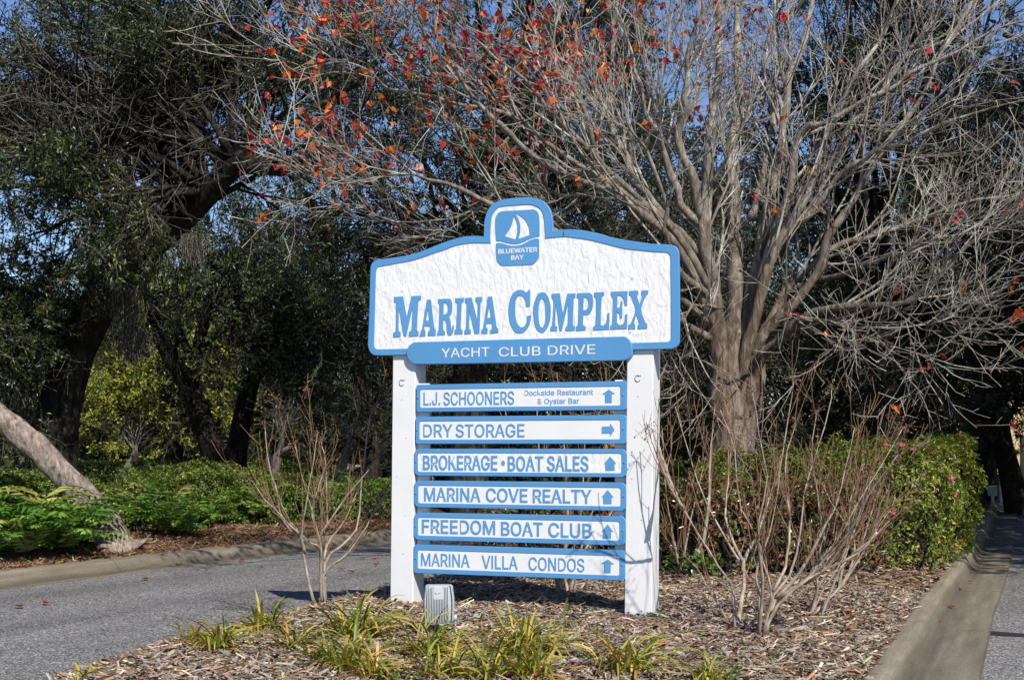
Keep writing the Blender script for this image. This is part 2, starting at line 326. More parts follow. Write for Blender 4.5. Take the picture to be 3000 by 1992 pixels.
# glyph outlines and sign outlines (sign-plane millimetres)
GLYPHS={"&":[448,[[197,-7,165,-5,136,1,110,12,88,26,69,42,54,62,43,84,36,108,34,133,40,173,47,189,70,220,101,249,237,352,255,375,261,394,262,405,260,420,255,434,245,445,233,454,219,459,201,461,178,457,159,447,151,440,141,421,137,399,141,375,145,363,179,314,438,0,364,0,108,310,96,327,87,344,77,379,75,398,77,420,82,440,91,458,102,474,117,488,134,499,154,507,176,512,224,512,246,507,266,499,283,488,297,475,317,442,322,424,324,404,320,375,309,349,301,336,269,303,135,202,110,174,103,161,98,146,98,115,102,101,109,87,118,76,143,57,158,51,193,46,232,52,251,59,286,81,301,95,315,112,327,131,336,151,348,198,349,224,408,224,403,167,397,144,380,107,371,92,333,47,315,30,294,17,271,7,246,-1]]],".":[188,[[83,-3,73,1,55,18,51,29,51,53,55,64,73,81,83,85,95,87,118,81,128,73,135,64,140,53,140,29,135,18,128,9,118,1,107,-3]]],"A":[480,[[16,0,201,509,276,509,463,0,395,0,264,372,232,478,245,478,191,302,85,0],[110,142,110,199,370,199,370,142]]],"B":[457,[[60,0,60,509,241,509,274,507,304,501,329,491,350,477,367,461,381,442,390,421,396,398,398,374,397,353,387,320,368,295,343,278,315,267,315,262,331,260,347,254,378,234,391,220,402,203,411,184,416,161,418,136,416,111,410,88,400,67,386,48,368,31,344,18,317,8,284,2,247,0],[125,57,245,57,281,60,309,67,330,80,344,96,353,115,355,137,354,153,350,169,333,197,320,209,306,218,289,225,248,231,125,231],[125,285,238,285,273,290,302,304,314,314,323,326,335,355,336,372,333,393,326,412,313,429,294,442,270,449,240,452,125,452]]],"C":[510,[[267,-7,225,-3,186,7,150,25,119,49,92,79,70,115,53,157,44,203,40,254,44,305,53,352,70,393,92,429,119,459,150,484,186,501,225,512,267,516,317,511,362,496,383,485,419,456,435,438,459,397,473,348,408,348,404,365,389,395,369,418,344,437,315,449,284,455,267,456,237,453,209,445,184,432,161,414,141,391,125,364,113,332,106,295,103,254,106,213,113,177,125,145,141,117,161,94,184,76,210,63,237,56,267,53,300,56,330,65,369,90,389,114,404,144,408,160,473,160,467,135,459,112,435,71,420,53,383,24,363,13,317,-2,293,-6]]],"D":[503,[[219,0,96,0,96,57,215,57,254,60,288,68,318,81,343,99,363,122,379,149,390,181,397,216,399,255,397,294,390,329,379,361,364,388,344,410,320,428,291,441,258,449,221,452,93,452,93,509,225,509,273,505,315,495,353,478,385,455,412,426,433,391,449,351,458,306,462,255,458,205,449,159,433,119,411,83,384,54,351,31,312,14,268,3],[125,509,125,0,60,0,60,509]]],"E":[419,[[60,0,60,509,372,509,372,452,125,452,125,286,355,286,355,229,125,229,125,57,375,57,375,0]]],"F":[410,[[60,0,60,509,369,509,369,452,125,452,125,278,346,278,346,221,125,221,125,0]]],"G":[521,[[269,-7,225,-3,185,7,149,25,118,49,91,79,69,116,53,157,43,203,40,254,43,305,53,352,69,393,91,429,117,459,149,484,184,501,223,512,265,516,316,510,340,504,384,483,421,453,436,436,460,395,468,373,474,349,408,349,387,393,368,417,344,436,300,453,265,456,236,453,209,445,183,432,160,414,141,392,125,364,113,332,106,295,103,254,106,213,113,177,125,145,141,117,161,95,184,76,210,63,238,56,269,53,296,55,322,61,345,71,365,85,382,102,396,123,407,147,413,173,415,202,434,199,283,199,283,256,478,256,478,200,475,160,466,124,451,91,431,62,406,38,377,19,344,5,308,-4]]],"H":[517,[[60,0,60,509,125,509,125,289,392,289,392,509,457,509,457,0,392,0,392,232,125,232,125,0]]],"I":[185,[[60,0,125,0,125,509,60,509]]],"J":[397,[[185,-7,143,-2,106,11,75,33,52,63,38,100,33,145,33,173,98,173,100,117,108,93,122,74,139,61,160,53,185,50,209,53,230,61,248,74,261,93,269,117,272,145,272,509,336,509,336,145,332,100,318,63,294,33,263,11,227,-2]]],"K":[467,[[104,145,104,216,199,331,364,509,448,509,231,276,228,276],[60,0,60,509,125,509,125,0],[372,0,188,259,228,309,449,0]]],"L":[393,[[60,0,60,509,125,509,125,57,361,57,361,0]]],"M":[629,[[60,0,60,509,152,509,287,159,322,49,307,49,352,187,476,509,568,509,568,0,504,0,507,457,513,457,456,291,342,0,286,0,159,321,112,457,119,457,122,291,122,0]]],"N":[524,[[60,0,60,509,136,509,371,137,414,55,405,54,399,157,399,509,463,509,463,0,387,0,168,346,108,452,119,454,125,291,125,0]]],"O":[534,[[267,-7,225,-3,186,7,150,25,119,49,92,79,70,115,53,157,44,203,40,254,44,305,53,352,70,393,92,429,119,459,150,484,186,501,225,512,267,516,309,512,348,501,384,484,415,459,442,429,464,393,480,352,490,305,493,254,490,203,480,157,464,115,442,79,415,49,384,25,348,7,309,-3],[267,53,296,55,324,63,349,76,372,94,392,116,408,144,420,176,428,213,430,254,428,295,420,332,408,365,392,392,372,415,349,433,324,446,296,453,267,456,237,453,210,445,184,433,161,415,142,392,125,364,113,332,106,295,103,254,106,213,113,176,125,144,142,117,161,94,184,76,210,63,237,55]]],"R":[449,[[60,0,60,509,236,509,273,506,305,500,333,489,356,473,376,455,390,433,401,408,407,381,409,352,407,323,401,296,390,271,376,250,356,232,333,217,305,206,273,200,236,198,96,198,96,255,258,256,280,260,298,267,313,276,325,287,334,300,344,333,344,371,340,389,334,405,325,419,313,430,298,440,258,451,125,452,125,0],[353,0,230,229,303,229,428,0]]],"S":[447,[[224,-9,188,-7,156,-1,128,9,102,23,81,40,64,60,51,83,42,109,38,137,104,137,108,118,114,102,123,88,150,66,185,53,224,49,246,50,267,54,286,60,303,69,317,79,329,92,338,106,344,122,346,139,340,168,322,189,296,205,245,222,184,239,145,253,112,269,86,289,67,313,56,341,52,372,54,400,62,425,75,448,92,468,113,484,138,498,165,508,195,514,227,516,259,514,289,508,316,498,340,484,360,468,377,449,390,427,398,403,401,378,337,378,332,402,320,421,302,437,280,449,254,456,225,459,185,454,167,448,152,440,139,430,121,405,115,376,117,359,122,345,142,324,169,308,212,293,312,264,344,248,359,238,384,213,395,198,407,161,408,139,406,112,399,87,386,64,370,43,349,25,323,11,294,0,261,-7]]],"T":[449,[[32,452,32,509,417,509,417,452,257,452,257,0,193,0,193,452]]],"U":[518,[[259,-8,220,-6,186,2,154,15,126,33,103,55,85,80,71,108,63,140,60,173,60,509,124,509,124,178,126,155,132,133,141,113,153,95,169,80,187,68,208,59,232,53,285,53,309,59,331,68,349,80,364,95,377,113,385,133,391,155,393,178,393,509,457,509,457,173,454,140,446,108,433,80,414,55,391,33,363,15,332,2,297,-6]]],"V":[480,[[204,0,16,509,84,509,207,164,248,31,235,31,290,206,395,509,463,509,278,0]]],"W":[687,[[155,0,16,509,82,509,172,162,197,40,189,40,224,196,306,509,380,509,494,58,497,40,488,40,510,145,603,509,670,509,530,0,455,0,351,391,336,475,350,475,318,323,230,0]]],"Y":[472,[[203,0,203,208,16,509,91,509,222,292,250,230,224,230,251,293,280,344,381,509,455,509,268,208,268,0]]],"a":[390,[[160,-9,115,-3,94,5,76,15,60,29,48,45,38,63,32,84,30,108,36,146,43,161,53,174,64,184,92,200,125,211,257,231,271,240,276,257,272,285,267,297,260,307,240,322,227,327,196,331,163,327,137,316,118,301,104,283,100,274,41,291,51,313,64,331,79,346,95,358,114,368,153,380,208,384,255,375,271,369,300,350,312,336,322,320,330,301,335,278,337,251,337,0,277,0,277,52,272,52,252,25,242,16,215,1,199,-4],[170,45,192,47,211,51,242,68,254,80,263,93,270,108,276,138,276,190,267,184,200,171,147,163,122,153,103,139,97,130,93,118,93,93,96,82,109,64,130,52,156,46]]],"c":[396,[[207,-8,174,-5,144,3,117,16,93,35,72,58,56,85,44,116,37,150,34,187,37,225,44,260,56,291,72,318,93,341,117,360,144,374,174,382,226,384,260,377,291,364,318,346,330,335,349,308,362,277,303,262,290,289,278,304,252,321,231,328,207,330,184,328,163,321,145,310,130,296,118,278,108,258,98,212,96,187,102,139,108,117,118,97,130,80,145,66,163,55,184,49,207,46,253,55,271,66,292,89,304,117,363,102,350,70,331,43,306,21,277,5,244,-5]]],"d":[425,[[195,-8,165,-6,137,3,111,16,89,34,70,57,55,84,43,116,36,151,34,189,36,227,43,261,55,293,70,320,89,342,112,361,137,374,165,382,196,384,218,383,237,379,253,373,278,355,306,319,311,319,311,509,372,509,372,0,313,0,313,59,307,59,287,31,266,12,236,-3,217,-7],[205,47,226,49,246,55,263,65,278,78,290,95,299,115,306,138,312,189,306,241,300,263,290,282,278,299,263,312,246,322,227,328,205,330,182,328,162,322,145,311,130,298,118,281,108,261,98,215,96,189,102,139,109,117,118,97,130,80,145,66,162,55,182,49]]],"e":[404,[[212,-8,177,-5,145,3,117,16,92,35,72,58,56,85,44,116,37,150,34,187,36,224,44,258,55,290,71,317,91,340,115,359,142,373,172,382,205,384,246,380,285,366,303,355,319,341,334,324,347,305,357,282,365,256,370,227,371,169,75,169,75,221,338,221,310,202,304,248,298,269,277,301,263,314,246,323,227,328,205,330,183,328,164,323,146,313,131,301,109,270,97,231,96,178,102,127,110,106,121,88,135,73,151,61,169,53,190,48,212,46,241,49,265,58,294,82,306,105,365,91,358,72,348,55,335,39,320,26,283,4,261,-3,237,-7]]],"i":[167,[[53,0,53,379,114,379,114,0],[73,444,63,448,47,463,43,472,41,483,47,504,54,512,73,522,84,524,105,518,114,512,121,504,125,494,125,472,121,463,105,448,95,444]]],"k":[381,[[110,137,110,212,121,212,284,379,360,379,184,199,177,199],[53,0,53,509,114,509,114,0],[294,0,148,186,191,229,372,0]]],"n":[410,[[114,0,53,0,53,379,112,379,112,287,102,287,116,319,132,344,152,362,175,374,200,382,227,384,252,383,275,377,295,369,313,356,328,340,341,321,350,298,355,271,357,240,357,0,296,0,296,235,293,263,286,286,273,304,256,318,235,326,210,329,192,328,176,324,147,308,136,297,126,283,119,266,115,248]]],"o":[416,[[207,-8,174,-5,144,3,117,16,93,35,72,58,56,85,44,116,37,150,34,187,37,225,44,260,56,291,72,318,93,341,117,360,144,374,174,382,207,384,241,382,271,374,299,360,323,341,343,318,359,291,371,260,379,225,381,187,379,150,371,116,359,85,343,58,323,35,299,16,271,3,241,-5],[207,46,231,49,252,55,270,66,285,80,298,97,307,117,314,139,318,163,318,212,314,236,307,258,298,278,285,296,270,310,252,321,231,328,207,330,184,328,163,321,145,310,130,296,118,278,108,258,98,212,96,187,102,139,108,117,118,97,130,80,145,66,163,55,184,49]]],"r":[260,[[53,0,53,379,112,379,112,321,115,321,124,339,137,354,152,367,171,377,191,383,243,384,243,322,207,326,174,321,159,315,135,296,126,284,119,269,115,254,114,0]]],"s":[365,[[157,-7,133,-3,112,3,93,12,76,24,62,38,50,54,41,73,36,94,94,107,101,87,111,72,124,60,141,52,160,47,181,45,206,47,227,53,244,62,258,74,265,88,268,103,262,126,254,136,243,144,212,155,149,170,118,180,92,192,72,208,58,227,50,249,47,274,49,295,55,314,65,332,79,347,95,360,115,370,137,378,161,383,212,383,234,379,254,372,271,363,286,352,299,339,318,308,324,290,268,277,254,304,243,316,228,325,210,331,187,333,166,331,147,326,131,317,119,305,111,292,109,277,110,264,115,253,124,243,136,235,172,223,261,200,287,187,306,171,320,153,328,131,331,107,329,85,323,65,312,47,298,31,281,18,260,6,236,-2,210,-7]]],"t":[228,[[204,379,204,327,6,327,6,379],[65,471,126,471,127,83,130,70,136,61,144,55,156,51,202,54,213,2,192,-3,168,-4,138,-1,113,7,92,21,77,41,68,64,65,93]]],"u":[410,[[182,-5,158,-3,135,2,115,11,97,23,82,39,69,59,60,82,54,109,53,379,114,379,114,144,116,117,124,94,137,75,154,61,175,53,200,50,218,51,234,55,263,71,274,83,283,97,290,113,295,132,296,379,357,379,357,0,298,0,298,92,307,92,294,60,277,35,257,17,234,5,209,-3]]],"y":[390,[[47,-139,61,-86,94,-90,113,-86,130,-74,138,-64,151,-36,163,-1,17,379,84,379,187,87,206,21,184,21,224,155,305,379,371,379,196,-77,177,-107,153,-128,139,-136,125,-141,82,-145]]]}
CAP=509
SIGN={"outer":[-1229,2382,-1275,2399,-1302,2435,-1311,2481,-1298,2800,-1289,3105,-1284,3158,-1262,3189,-1222,3204,-1192,3206,-1055,3217,-933,3228,-825,3251,-692,3293,-559,3331,-428,3358,-324,3360,-239,3351,-238,3401,-235,3467,-226,3510,-205,3565,-163,3613,-112,3638,-56,3649,36,3654,128,3653,201,3643,264,3624,309,3589,345,3538,361,3474,367,3423,369,3365,461,3368,520,3367,618,3354,691,3338,789,3311,861,3284,957,3260,1100,3231,1194,3214,1353,3197,1391,3181,1413,3146,1419,3077,1421,2428,1402,2390,1357,2373],"inner":[-1221,2437,-1249,2458,-1252,2498,-1243,2798,-1234,3102,-1217,3142,-1153,3150,-1020,3166,-923,3177,-826,3196,-682,3235,-586,3259,-491,3287,-402,3298,-324,3300,-179,3290,-179,3398,-174,3463,-163,3519,-135,3561,-88,3588,36,3591,164,3590,219,3573,264,3540,285,3488,296,3401,300,3303,371,3306,470,3308,544,3296,667,3273,788,3239,885,3210,981,3183,1100,3164,1218,3147,1326,3134,1348,3112,1351,2865,1352,2468,1346,2441,1324,2430],"plaque":[-856,2487,-889,2478,-916,2457,-929,2436,-939,2405,-937,2376,-927,2349,-902,2320,-849,2297,964,2289,1002,2299,1030,2318,1041,2338,1041,2369,1036,2413,1021,2450,993,2475,964,2482],"header":[[[-1064,2881,-978,2881,-944,2700,-899,2881,-812,2882,-812,2843,-828,2840,-837,2822,-849,2602,-845,2586,-834,2578,-835,2540,-923,2537,-923,2578,-906,2584,-898,2603,-888,2793,-949,2541,-972,2541,-1019,2794,-1022,2603,-1017,2585,-1001,2576,-1001,2537,-1072,2535,-1071,2575,-1052,2581,-1046,2604,-1044,2817,-1049,2833,-1064,2842]],[[-755,2845,-720,2845,-688,2606,-676,2581,-676,2539,-746,2538,-746,2574,-730,2583,-728,2619,-778,2625,-781,2600,-771,2575,-771,2537,-824,2535,-814,2576,-799,2605],[-746,2768,-734,2670,-766,2668]],[[-653,2846,-555,2845,-536,2837,-526,2811,-524,2767,-529,2723,-551,2691,-539,2658,-534,2596,-532,2583,-525,2583,-521,2618,-508,2622,-515,2565,-529,2539,-548,2536,-565,2549,-573,2589,-575,2633,-584,2664,-608,2671,-607,2594,-601,2579,-590,2574,-591,2542,-660,2540,-656,2572,-647,2587,-641,2714,-642,2808,-653,2815],[-601,2813,-582,2812,-566,2790,-564,2746,-574,2720,-605,2712]],[[-495,2847,-418,2847,-421,2813,-438,2807,-447,2607,-442,2587,-429,2576,-430,2546,-503,2545,-501,2578,-487,2586,-477,2796,-481,2809,-495,2816]],[[-406,2845,-348,2847,-296,2652,-292,2789,-296,2806,-313,2813,-312,2847,-252,2849,-253,2815,-267,2809,-278,2546,-320,2543,-367,2739,-371,2591,-367,2580,-355,2576,-356,2544,-414,2541,-411,2575,-399,2584,-391,2740,-392,2797,-406,2810]],[[-201,2848,-164,2849,-124,2597,-110,2577,-110,2546,-180,2542,-180,2572,-164,2583,-167,2626,-216,2625,-218,2595,-205,2577,-207,2542,-261,2544,-259,2570,-245,2585],[-190,2774,-172,2674,-208,2672]],[[172,2889,172,2757,139,2752,131,2796,117,2830,87,2849,61,2840,44,2800,40,2728,44,2662,61,2612,87,2585,111,2585,131,2605,143,2637,144,2675,180,2682,175,2636,157,2587,128,2553,93,2536,49,2541,20,2575,-6,2626,-18,2714,-13,2785,9,2851,44,2885,82,2894,111,2888,134,2870,151,2880,157,2890]],[[276,2866,302,2861,327,2827,347,2761,349,2690,342,2625,319,2571,296,2542,270,2534,244,2549,221,2580,209,2624,199,2701,203,2766,221,2820,244,2858],[276,2818,296,2793,304,2741,306,2675,302,2621,287,2586,273,2577,257,2592,247,2634,243,2699,247,2759,261,2802]],[[358,2850,427,2850,455,2684,493,2845,562,2845,561,2811,547,2805,538,2602,544,2583,558,2577,554,2544,477,2543,479,2577,493,2585,497,2609,500,2769,445,2546,427,2545,395,2770,387,2602,393,2585,405,2580,403,2547,346,2546,349,2581,363,2589,373,2716,373,2798,359,2818]],[[575,2845,682,2845,704,2825,711,2769,704,2715,685,2678,659,2668,628,2672,625,2600,631,2580,648,2576,648,2544,565,2541,568,2577,583,2587,589,2709,588,2806,574,2812],[631,2812,654,2809,669,2781,672,2743,659,2714,643,2706,628,2706]],[[720,2846,805,2847,804,2816,785,2811,777,2702,774,2581,794,2575,816,2593,827,2625,830,2673,849,2678,845,2543,713,2541,714,2572,732,2583,738,2703,735,2800,721,2814]],[[861,2846,998,2846,995,2731,979,2729,971,2769,954,2802,932,2814,914,2812,913,2716,929,2715,939,2728,942,2763,956,2764,953,2629,938,2629,932,2664,913,2681,911,2601,921,2582,943,2577,965,2588,976,2615,980,2660,996,2662,993,2545,856,2543,857,2576,871,2581,877,2698,877,2794,863,2816]],[[1012,2845,1086,2847,1085,2816,1076,2805,1098,2733,1121,2801,1113,2814,1114,2845,1169,2846,1167,2815,1154,2807,1110,2698,1148,2588,1160,2572,1159,2541,1082,2540,1083,2571,1096,2582,1072,2654,1050,2586,1062,2572,1061,2540,1004,2539,1006,2576,1023,2581,1064,2692,1026,2807,1012,2813]]],"emb_up":[[-130,3309,-135,3418,-137,3479,-128,3513,-107,3542,-88,3549,-70,3552,64,3550,194,3549,223,3539,244,3512,251,3473,253,3395,253,3327,232,3324,173,3312,119,3291,73,3277,36,3276,-1,3280,-47,3293,-84,3304,-102,3307],[28,3507,52,3459,60,3411,58,3363,43,3314,32,3315,-10,3330,-52,3344,-10,3397,13,3444],[37,3533,68,3514,114,3481,141,3445,160,3405,169,3340,71,3316,82,3366,86,3409,80,3448,64,3488]],"emb_lo":[[-130,3288,-102,3290,-70,3284,-28,3269,27,3259,73,3261,119,3274,155,3291,196,3306,223,3309,250,3304,248,3164,237,3134,214,3110,187,3096,-75,3100,-102,3119,-121,3143,-128,3183]],"boards":[{"o":[-866,980,1895,2127],"i":[-829,932,1932,2085],"ro":9,"t":[["L.J.",-798,-646,1953,2060],["SCHOONERS",-613,20,1951,2058],["Dockside Restaurant",111,701,2021,2063],["& Oyster Bar",226,582,1950,1993]],"a":[835,2061,780,2024,804,2025,805,1954,860,1955,860,2026,887,2026]},{"o":[-873,981,1623,1855],"i":[-836,930,1660,1815],"ro":11,"t":[["DRY",-802,-534,1683,1788],["STORAGE",-501,111,1681,1786]],"a":[777,1762,847,1764,848,1788,883,1736,847,1682,847,1708,777,1707]},{"o":[-886,986,1353,1582],"i":[-851,941,1387,1545],"ro":36,"t":[["BROKERAGE",-802,-130,1405,1522],["BOAT",-32,272,1401,1518],["SALES",312,661,1402,1520],[[-63,1464,-65,1456,-69,1449,-76,1447,-82,1449,-87,1456,-88,1464,-87,1473,-82,1479,-76,1482,-69,1479,-65,1473]]],"a":[846,1522,796,1462,807,1463,808,1407,883,1409,883,1463,897,1463]},{"o":[-887,981,1084,1311],"i":[-847,934,1120,1269],"ro":36,"t":[["MARINA",-791,-282,1140,1250],["COVE",-227,136,1141,1250],["REALTY",188,687,1140,1248]],"a":[826,1252,775,1192,789,1193,789,1138,858,1139,858,1192,874,1192]},{"o":[-889,978,805,1039],"i":[-850,924,845,997],"ro":36,"t":[["FREEDOM",-812,-150,868,979],["BOAT",-92,268,864,974],["CLUB",323,688,861,973]],"a":[826,975,774,915,786,915,786,860,854,861,855,915,872,915]},{"o":[-890,970,523,766],"i":[-851,924,563,720],"ro":11,"t":[["MARINA",-821,-379,588,694],["VILLA",-265,51,583,691],["CONDOS",150,628,583,688]],"a":[826,691,772,655,796,654,796,582,850,582,852,654,879,654]}],"yacht":[["YACHT",-615,-182,2350,2425],["CLUB",-97,267,2346,2421],["DRIVE",330,734,2348,2423]],"blue":[["BLUEWATER",-107,230,3200,3236],["BAY",6,113,3144,3179]]}

# ------------------------------------------------------------------ ground, roads, kerbs
def sm(x): x = np.clip(x, 0, 1); return x * x * (3 - 2 * x)
_ly = [0, 8, 8.98, 9.62, 10.2, 12.47, 13.5, 15.1, 16.1, 20, 30, 60]; _lx = [-3.3, -3.25, -3.13, -2.98, -2.75, -2.04, -1.3, -.67, -.3, 1.1, 5.4, 20]
_ry = [0, 8.26, 9.48, 12.6, 15.45, 20, 40, 60]; _rx = [-1.0, 2.24, 2.73, 3.97, 5.16, 7.0, 14.9, 22.8]
_ky = [-10, 14.6, 16.64, 19.7, 22, 30, 60]; _kx = [-17.1, -5.75, -4.78, -3.17, -2.0, 2.0, 17]
def LX(y): return np.interp(y, _ly, _lx)
def RX(y): return np.interp(y, _ry, _rx)
def KX(y): return np.interp(y, _ky, _kx)
def lump(x, y):
    p = np.stack([np.asarray(x, float) + 50, np.asarray(y, float) + 50, np.zeros_like(np.asarray(x, float)) + 3], -1).reshape(-1, 3)
    return ((vnoise(p, .9) - .5) * .07 + (vnoise(p, .28) - .5) * .035).reshape(np.shape(x))
def z_island(x, y):
    x = np.asarray(x, float); y = np.asarray(y, float)
    a = .26 * sm((x - LX(y) + .05) / 1.0); b = .145 + .13 * sm((RX(y) - x) / 1.4)
    return np.minimum(a, b) + lump(x, y) * sm((x - LX(y)) / .5) * sm((RX(y) - x) / .5)
def z_verge(x, y):
    d = KX(y) - .45 - np.asarray(x, float)
    return .165 + .12 * sm(d / 2.5) - .75 * sm((d - 7) / 5) + lump(x, y) * sm(d / .5)
def hit(px, py, f=z_island):
    z = .2
    for _ in range(12):
        Y = (EYE - z) * FPX / (py - HZP); x = (px - CXP) / FPX * Y; z = float(f(x, Y))
    return np.array([x, Y, z])
def grid(xf0, xf1, ys, nx, zf):
    t = np.linspace(0, 1, nx); Yg = np.repeat(np.asarray(ys)[:, None], nx, 1)
    X = xf0(Yg) * (1 - t) + xf1(Yg) * t
    V = np.stack([X, Yg, zf(X, Yg)], -1); i = np.arange(len(ys) * nx).reshape(len(ys), nx)
    return V.reshape(-1, 3), np.stack([i[:-1, :-1], i[:-1, 1:], i[1:, 1:], i[1:, :-1]], -1).reshape(-1, 4)
rng = np.random.default_rng(11)
gx = np.concatenate([[-600, -200], np.linspace(-80, 80, 81), [200, 600]]); gy = np.concatenate([[-200, -40], np.linspace(-10, 150, 81), [250, 900]])
GX, GY = np.meshgrid(gx, gy)
GZ = -.07 - .75 * sm((KX(np.clip(GY, -10, 60)) - GX - 6) / 5)
i = np.arange(GX.size).reshape(GX.shape)
tag(obj('ground', np.stack([GX, GY, GZ], -1), np.stack([i[:-1, :-1], i[:-1, 1:], i[1:, 1:], i[1:, :-1]], -1).reshape(-1, 4), M['forest_floor'], smooth=True), kind='structure')
V, F = grid(lambda y: KX(y) - .3, lambda y: RX(y) + 7.2, np.linspace(-8, 37, 91), 60, lambda x, y: x * 0)
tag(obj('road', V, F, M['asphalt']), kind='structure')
ys = np.concatenate([np.linspace(4, 17, 190), np.linspace(17.3, 38, 60)])
V, F = grid(LX, lambda y: RX(y) + .03, ys, 110, z_island)
tag(obj('mulch_bed', V, F, M['mulch'], smooth=True), kind='structure')
V, F = grid(lambda y: KX(y) - 14, lambda y: KX(y) - .44, np.linspace(4, 40, 150), 90, z_verge)
tag(obj('verge', V, F, M['straw'], smooth=True), kind='structure')
def sweep(name, xf, prof, ys0, ys1, seg, gap, mat):
    b = MB(); y = ys0
    while y < ys1:
        yy = np.linspace(y, y + seg - gap, 13)
        cx = xf(yy); tx = np.gradient(cx, yy); nrm = np.stack([np.ones_like(tx), -tx], -1); nrm /= np.linalg.norm(nrm, axis=1, keepdims=True)
        pts = []
        for d, z, _ in prof: pts.append(np.stack([cx + nrm[:, 0] * d, yy + nrm[:, 1] * d, np.full(13, z)], -1))
        k = len(prof); Vv = np.stack(pts, 1).reshape(-1, 3); i = np.arange(13 * k).reshape(13, k)
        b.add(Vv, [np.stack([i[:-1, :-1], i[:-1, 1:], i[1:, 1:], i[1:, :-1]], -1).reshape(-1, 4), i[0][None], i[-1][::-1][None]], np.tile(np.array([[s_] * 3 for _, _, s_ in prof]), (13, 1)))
        y += seg
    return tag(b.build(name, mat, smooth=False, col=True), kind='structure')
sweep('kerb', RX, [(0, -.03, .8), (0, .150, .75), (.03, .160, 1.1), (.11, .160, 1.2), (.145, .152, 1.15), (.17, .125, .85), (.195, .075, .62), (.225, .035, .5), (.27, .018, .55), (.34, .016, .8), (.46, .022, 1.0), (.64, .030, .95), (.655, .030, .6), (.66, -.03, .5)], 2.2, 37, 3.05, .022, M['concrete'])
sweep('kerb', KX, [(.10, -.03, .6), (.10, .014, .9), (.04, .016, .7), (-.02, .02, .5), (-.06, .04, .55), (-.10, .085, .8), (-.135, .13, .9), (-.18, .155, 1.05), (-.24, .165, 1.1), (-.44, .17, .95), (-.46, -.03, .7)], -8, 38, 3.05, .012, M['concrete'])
# tar-sealed cut across the street beyond the gutter
a = at(2876, 1852, 1.6 * FPX / (1852 - HZP)); b_ = at(3040, 1866, 1.6 * FPX / (1866 - HZP)); a[2] = b_[2] = .0045
u_ = unit((b_ - a)[None])[0]; v_ = np.array([-u_[1], u_[0], 0]) * .11
Pz = [a + u_ * t * 4.2 + np.array([0, .012 * math.sin(t * 23), 0]) for t in np.linspace(0, 1, 24)]
V = np.array([q for k, P in enumerate(Pz) for q in (P - v_ * (1 + .25 * math.sin(k * 2.1)), P + v_)]); j = np.arange(23)[:, None] * 2
tag(obj('tar_seam', V, j + np.array([[0, 2, 3, 1]]), M['tar']), kind='structure')

# loose wood chips over the bed and red pine straw along the far kerb (nobody could count them)
def chips(name, pts, zf, cols, probs, L, W, rng, tilt=.25):
    n = len(pts); x, y = pts[:, 0], pts[:, 1]
    ang = rng.uniform(0, 2 * np.pi, n); d = np.stack([np.cos(ang), np.sin(ang), rng.normal(0, tilt, n)], -1); d = unit(d)
    ln = np.minimum(np.exp(rng.normal(math.log(L), .58, n)), .28); wd = np.minimum(np.exp(rng.normal(math.log(W), .4, n)), ln * .5)
    s = unit(np.cross(d, np.array([0, 0, 1.]) + rng.normal(0, .35, (n, 3)))); up = np.cross(s, d)
    p = np.stack([x, y, zf(x, y) + rng.uniform(.002, .022, n)], -1)
    h = (wd * rng.uniform(.12, .3, n))[:, None]; ln = ln[:, None]; wd = wd[:, None]
    e = rng.uniform(.3, .5, (n, 1))
    V = np.stack([p - d * ln * .5 - s * wd * e, p - d * ln * .5 + s * wd * .4, p + d * ln * .5 + s * wd * .5, p + d * ln * .5 - s * wd * e * .7,
                  p - d * ln * .45 + up * h, p + d * ln * .45 + up * h], 1).reshape(-1, 3)
    b = np.arange(n)[:, None] * 6
    F = [np.concatenate([b + np.array([[0, 3, 5, 4]]), b + np.array([[1, 4, 5, 2]])]), np.concatenate([b + np.array([[0, 4, 1]]), b + np.array([[2, 5, 3]])])]
    return tag(obj(name, V, F, M['chips'], col=np.repeat(pick(rng, n, cols, probs, .25), 6, 0)), kind='stuff')
def sample_area(n, y0, y1, xl, xr, rng, fall=1.0):
    t = rng.uniform(0, 1, n) ** fall; y = y0 + (y1 - y0) * t; u = rng.uniform(0, 1, n)
    a, b = np.maximum(xl(y), -.40 * y - .4), np.minimum(xr(y), .40 * y + .4)
    k = b > a; return np.stack([a + (b - a) * u, y], -1)[k]
CH = [(.37, .285, .20), (.27, .23, .185), (.19, .105, .056), (.48, .41, .325), (.085, .052, .032), (.28, .16, .085), (.15, .128, .105)]
pts = sample_area(56000, 6.8, 13, lambda y: LX(y) + .03, lambda y: RX(y) + .01, rng, 1.25)
tag(chips('wood_chip_mulch', pts, z_island, CH, [3.2, 3.4, 2.8, 2, 2.2, 1.8, 2.2], .068, .0145, rng), 'shredded grey and brown wood chips covering the sign bed', 'mulch')
pts = sample_area(19000, 13, 19, lambda y: LX(y) + .05, lambda y: RX(y) + .01, rng)
tag(chips('wood_chip_mulch', pts, z_island, CH, [2, 2, 4, 1.5, 2, 3, 1], .07, .018, rng), 'wood chip mulch under the shrubs behind the sign', 'mulch')
pts = sample_area(15000, 13.5, 24, lambda y: KX(y) - 3.5, lambda y: KX(y) - .42, rng)
tag(chips('pine_straw', pts, z_verge, [(.22, .115, .06), (.15, .07, .035), (.30, .20, .12), (.09, .05, .03), (.34, .27, .19)], [3, 3, 2, 2, 1], .10, .012, rng, .35), 'reddish brown pine straw and bark behind the far kerb', 'mulch')
chs = bpy.data.objects

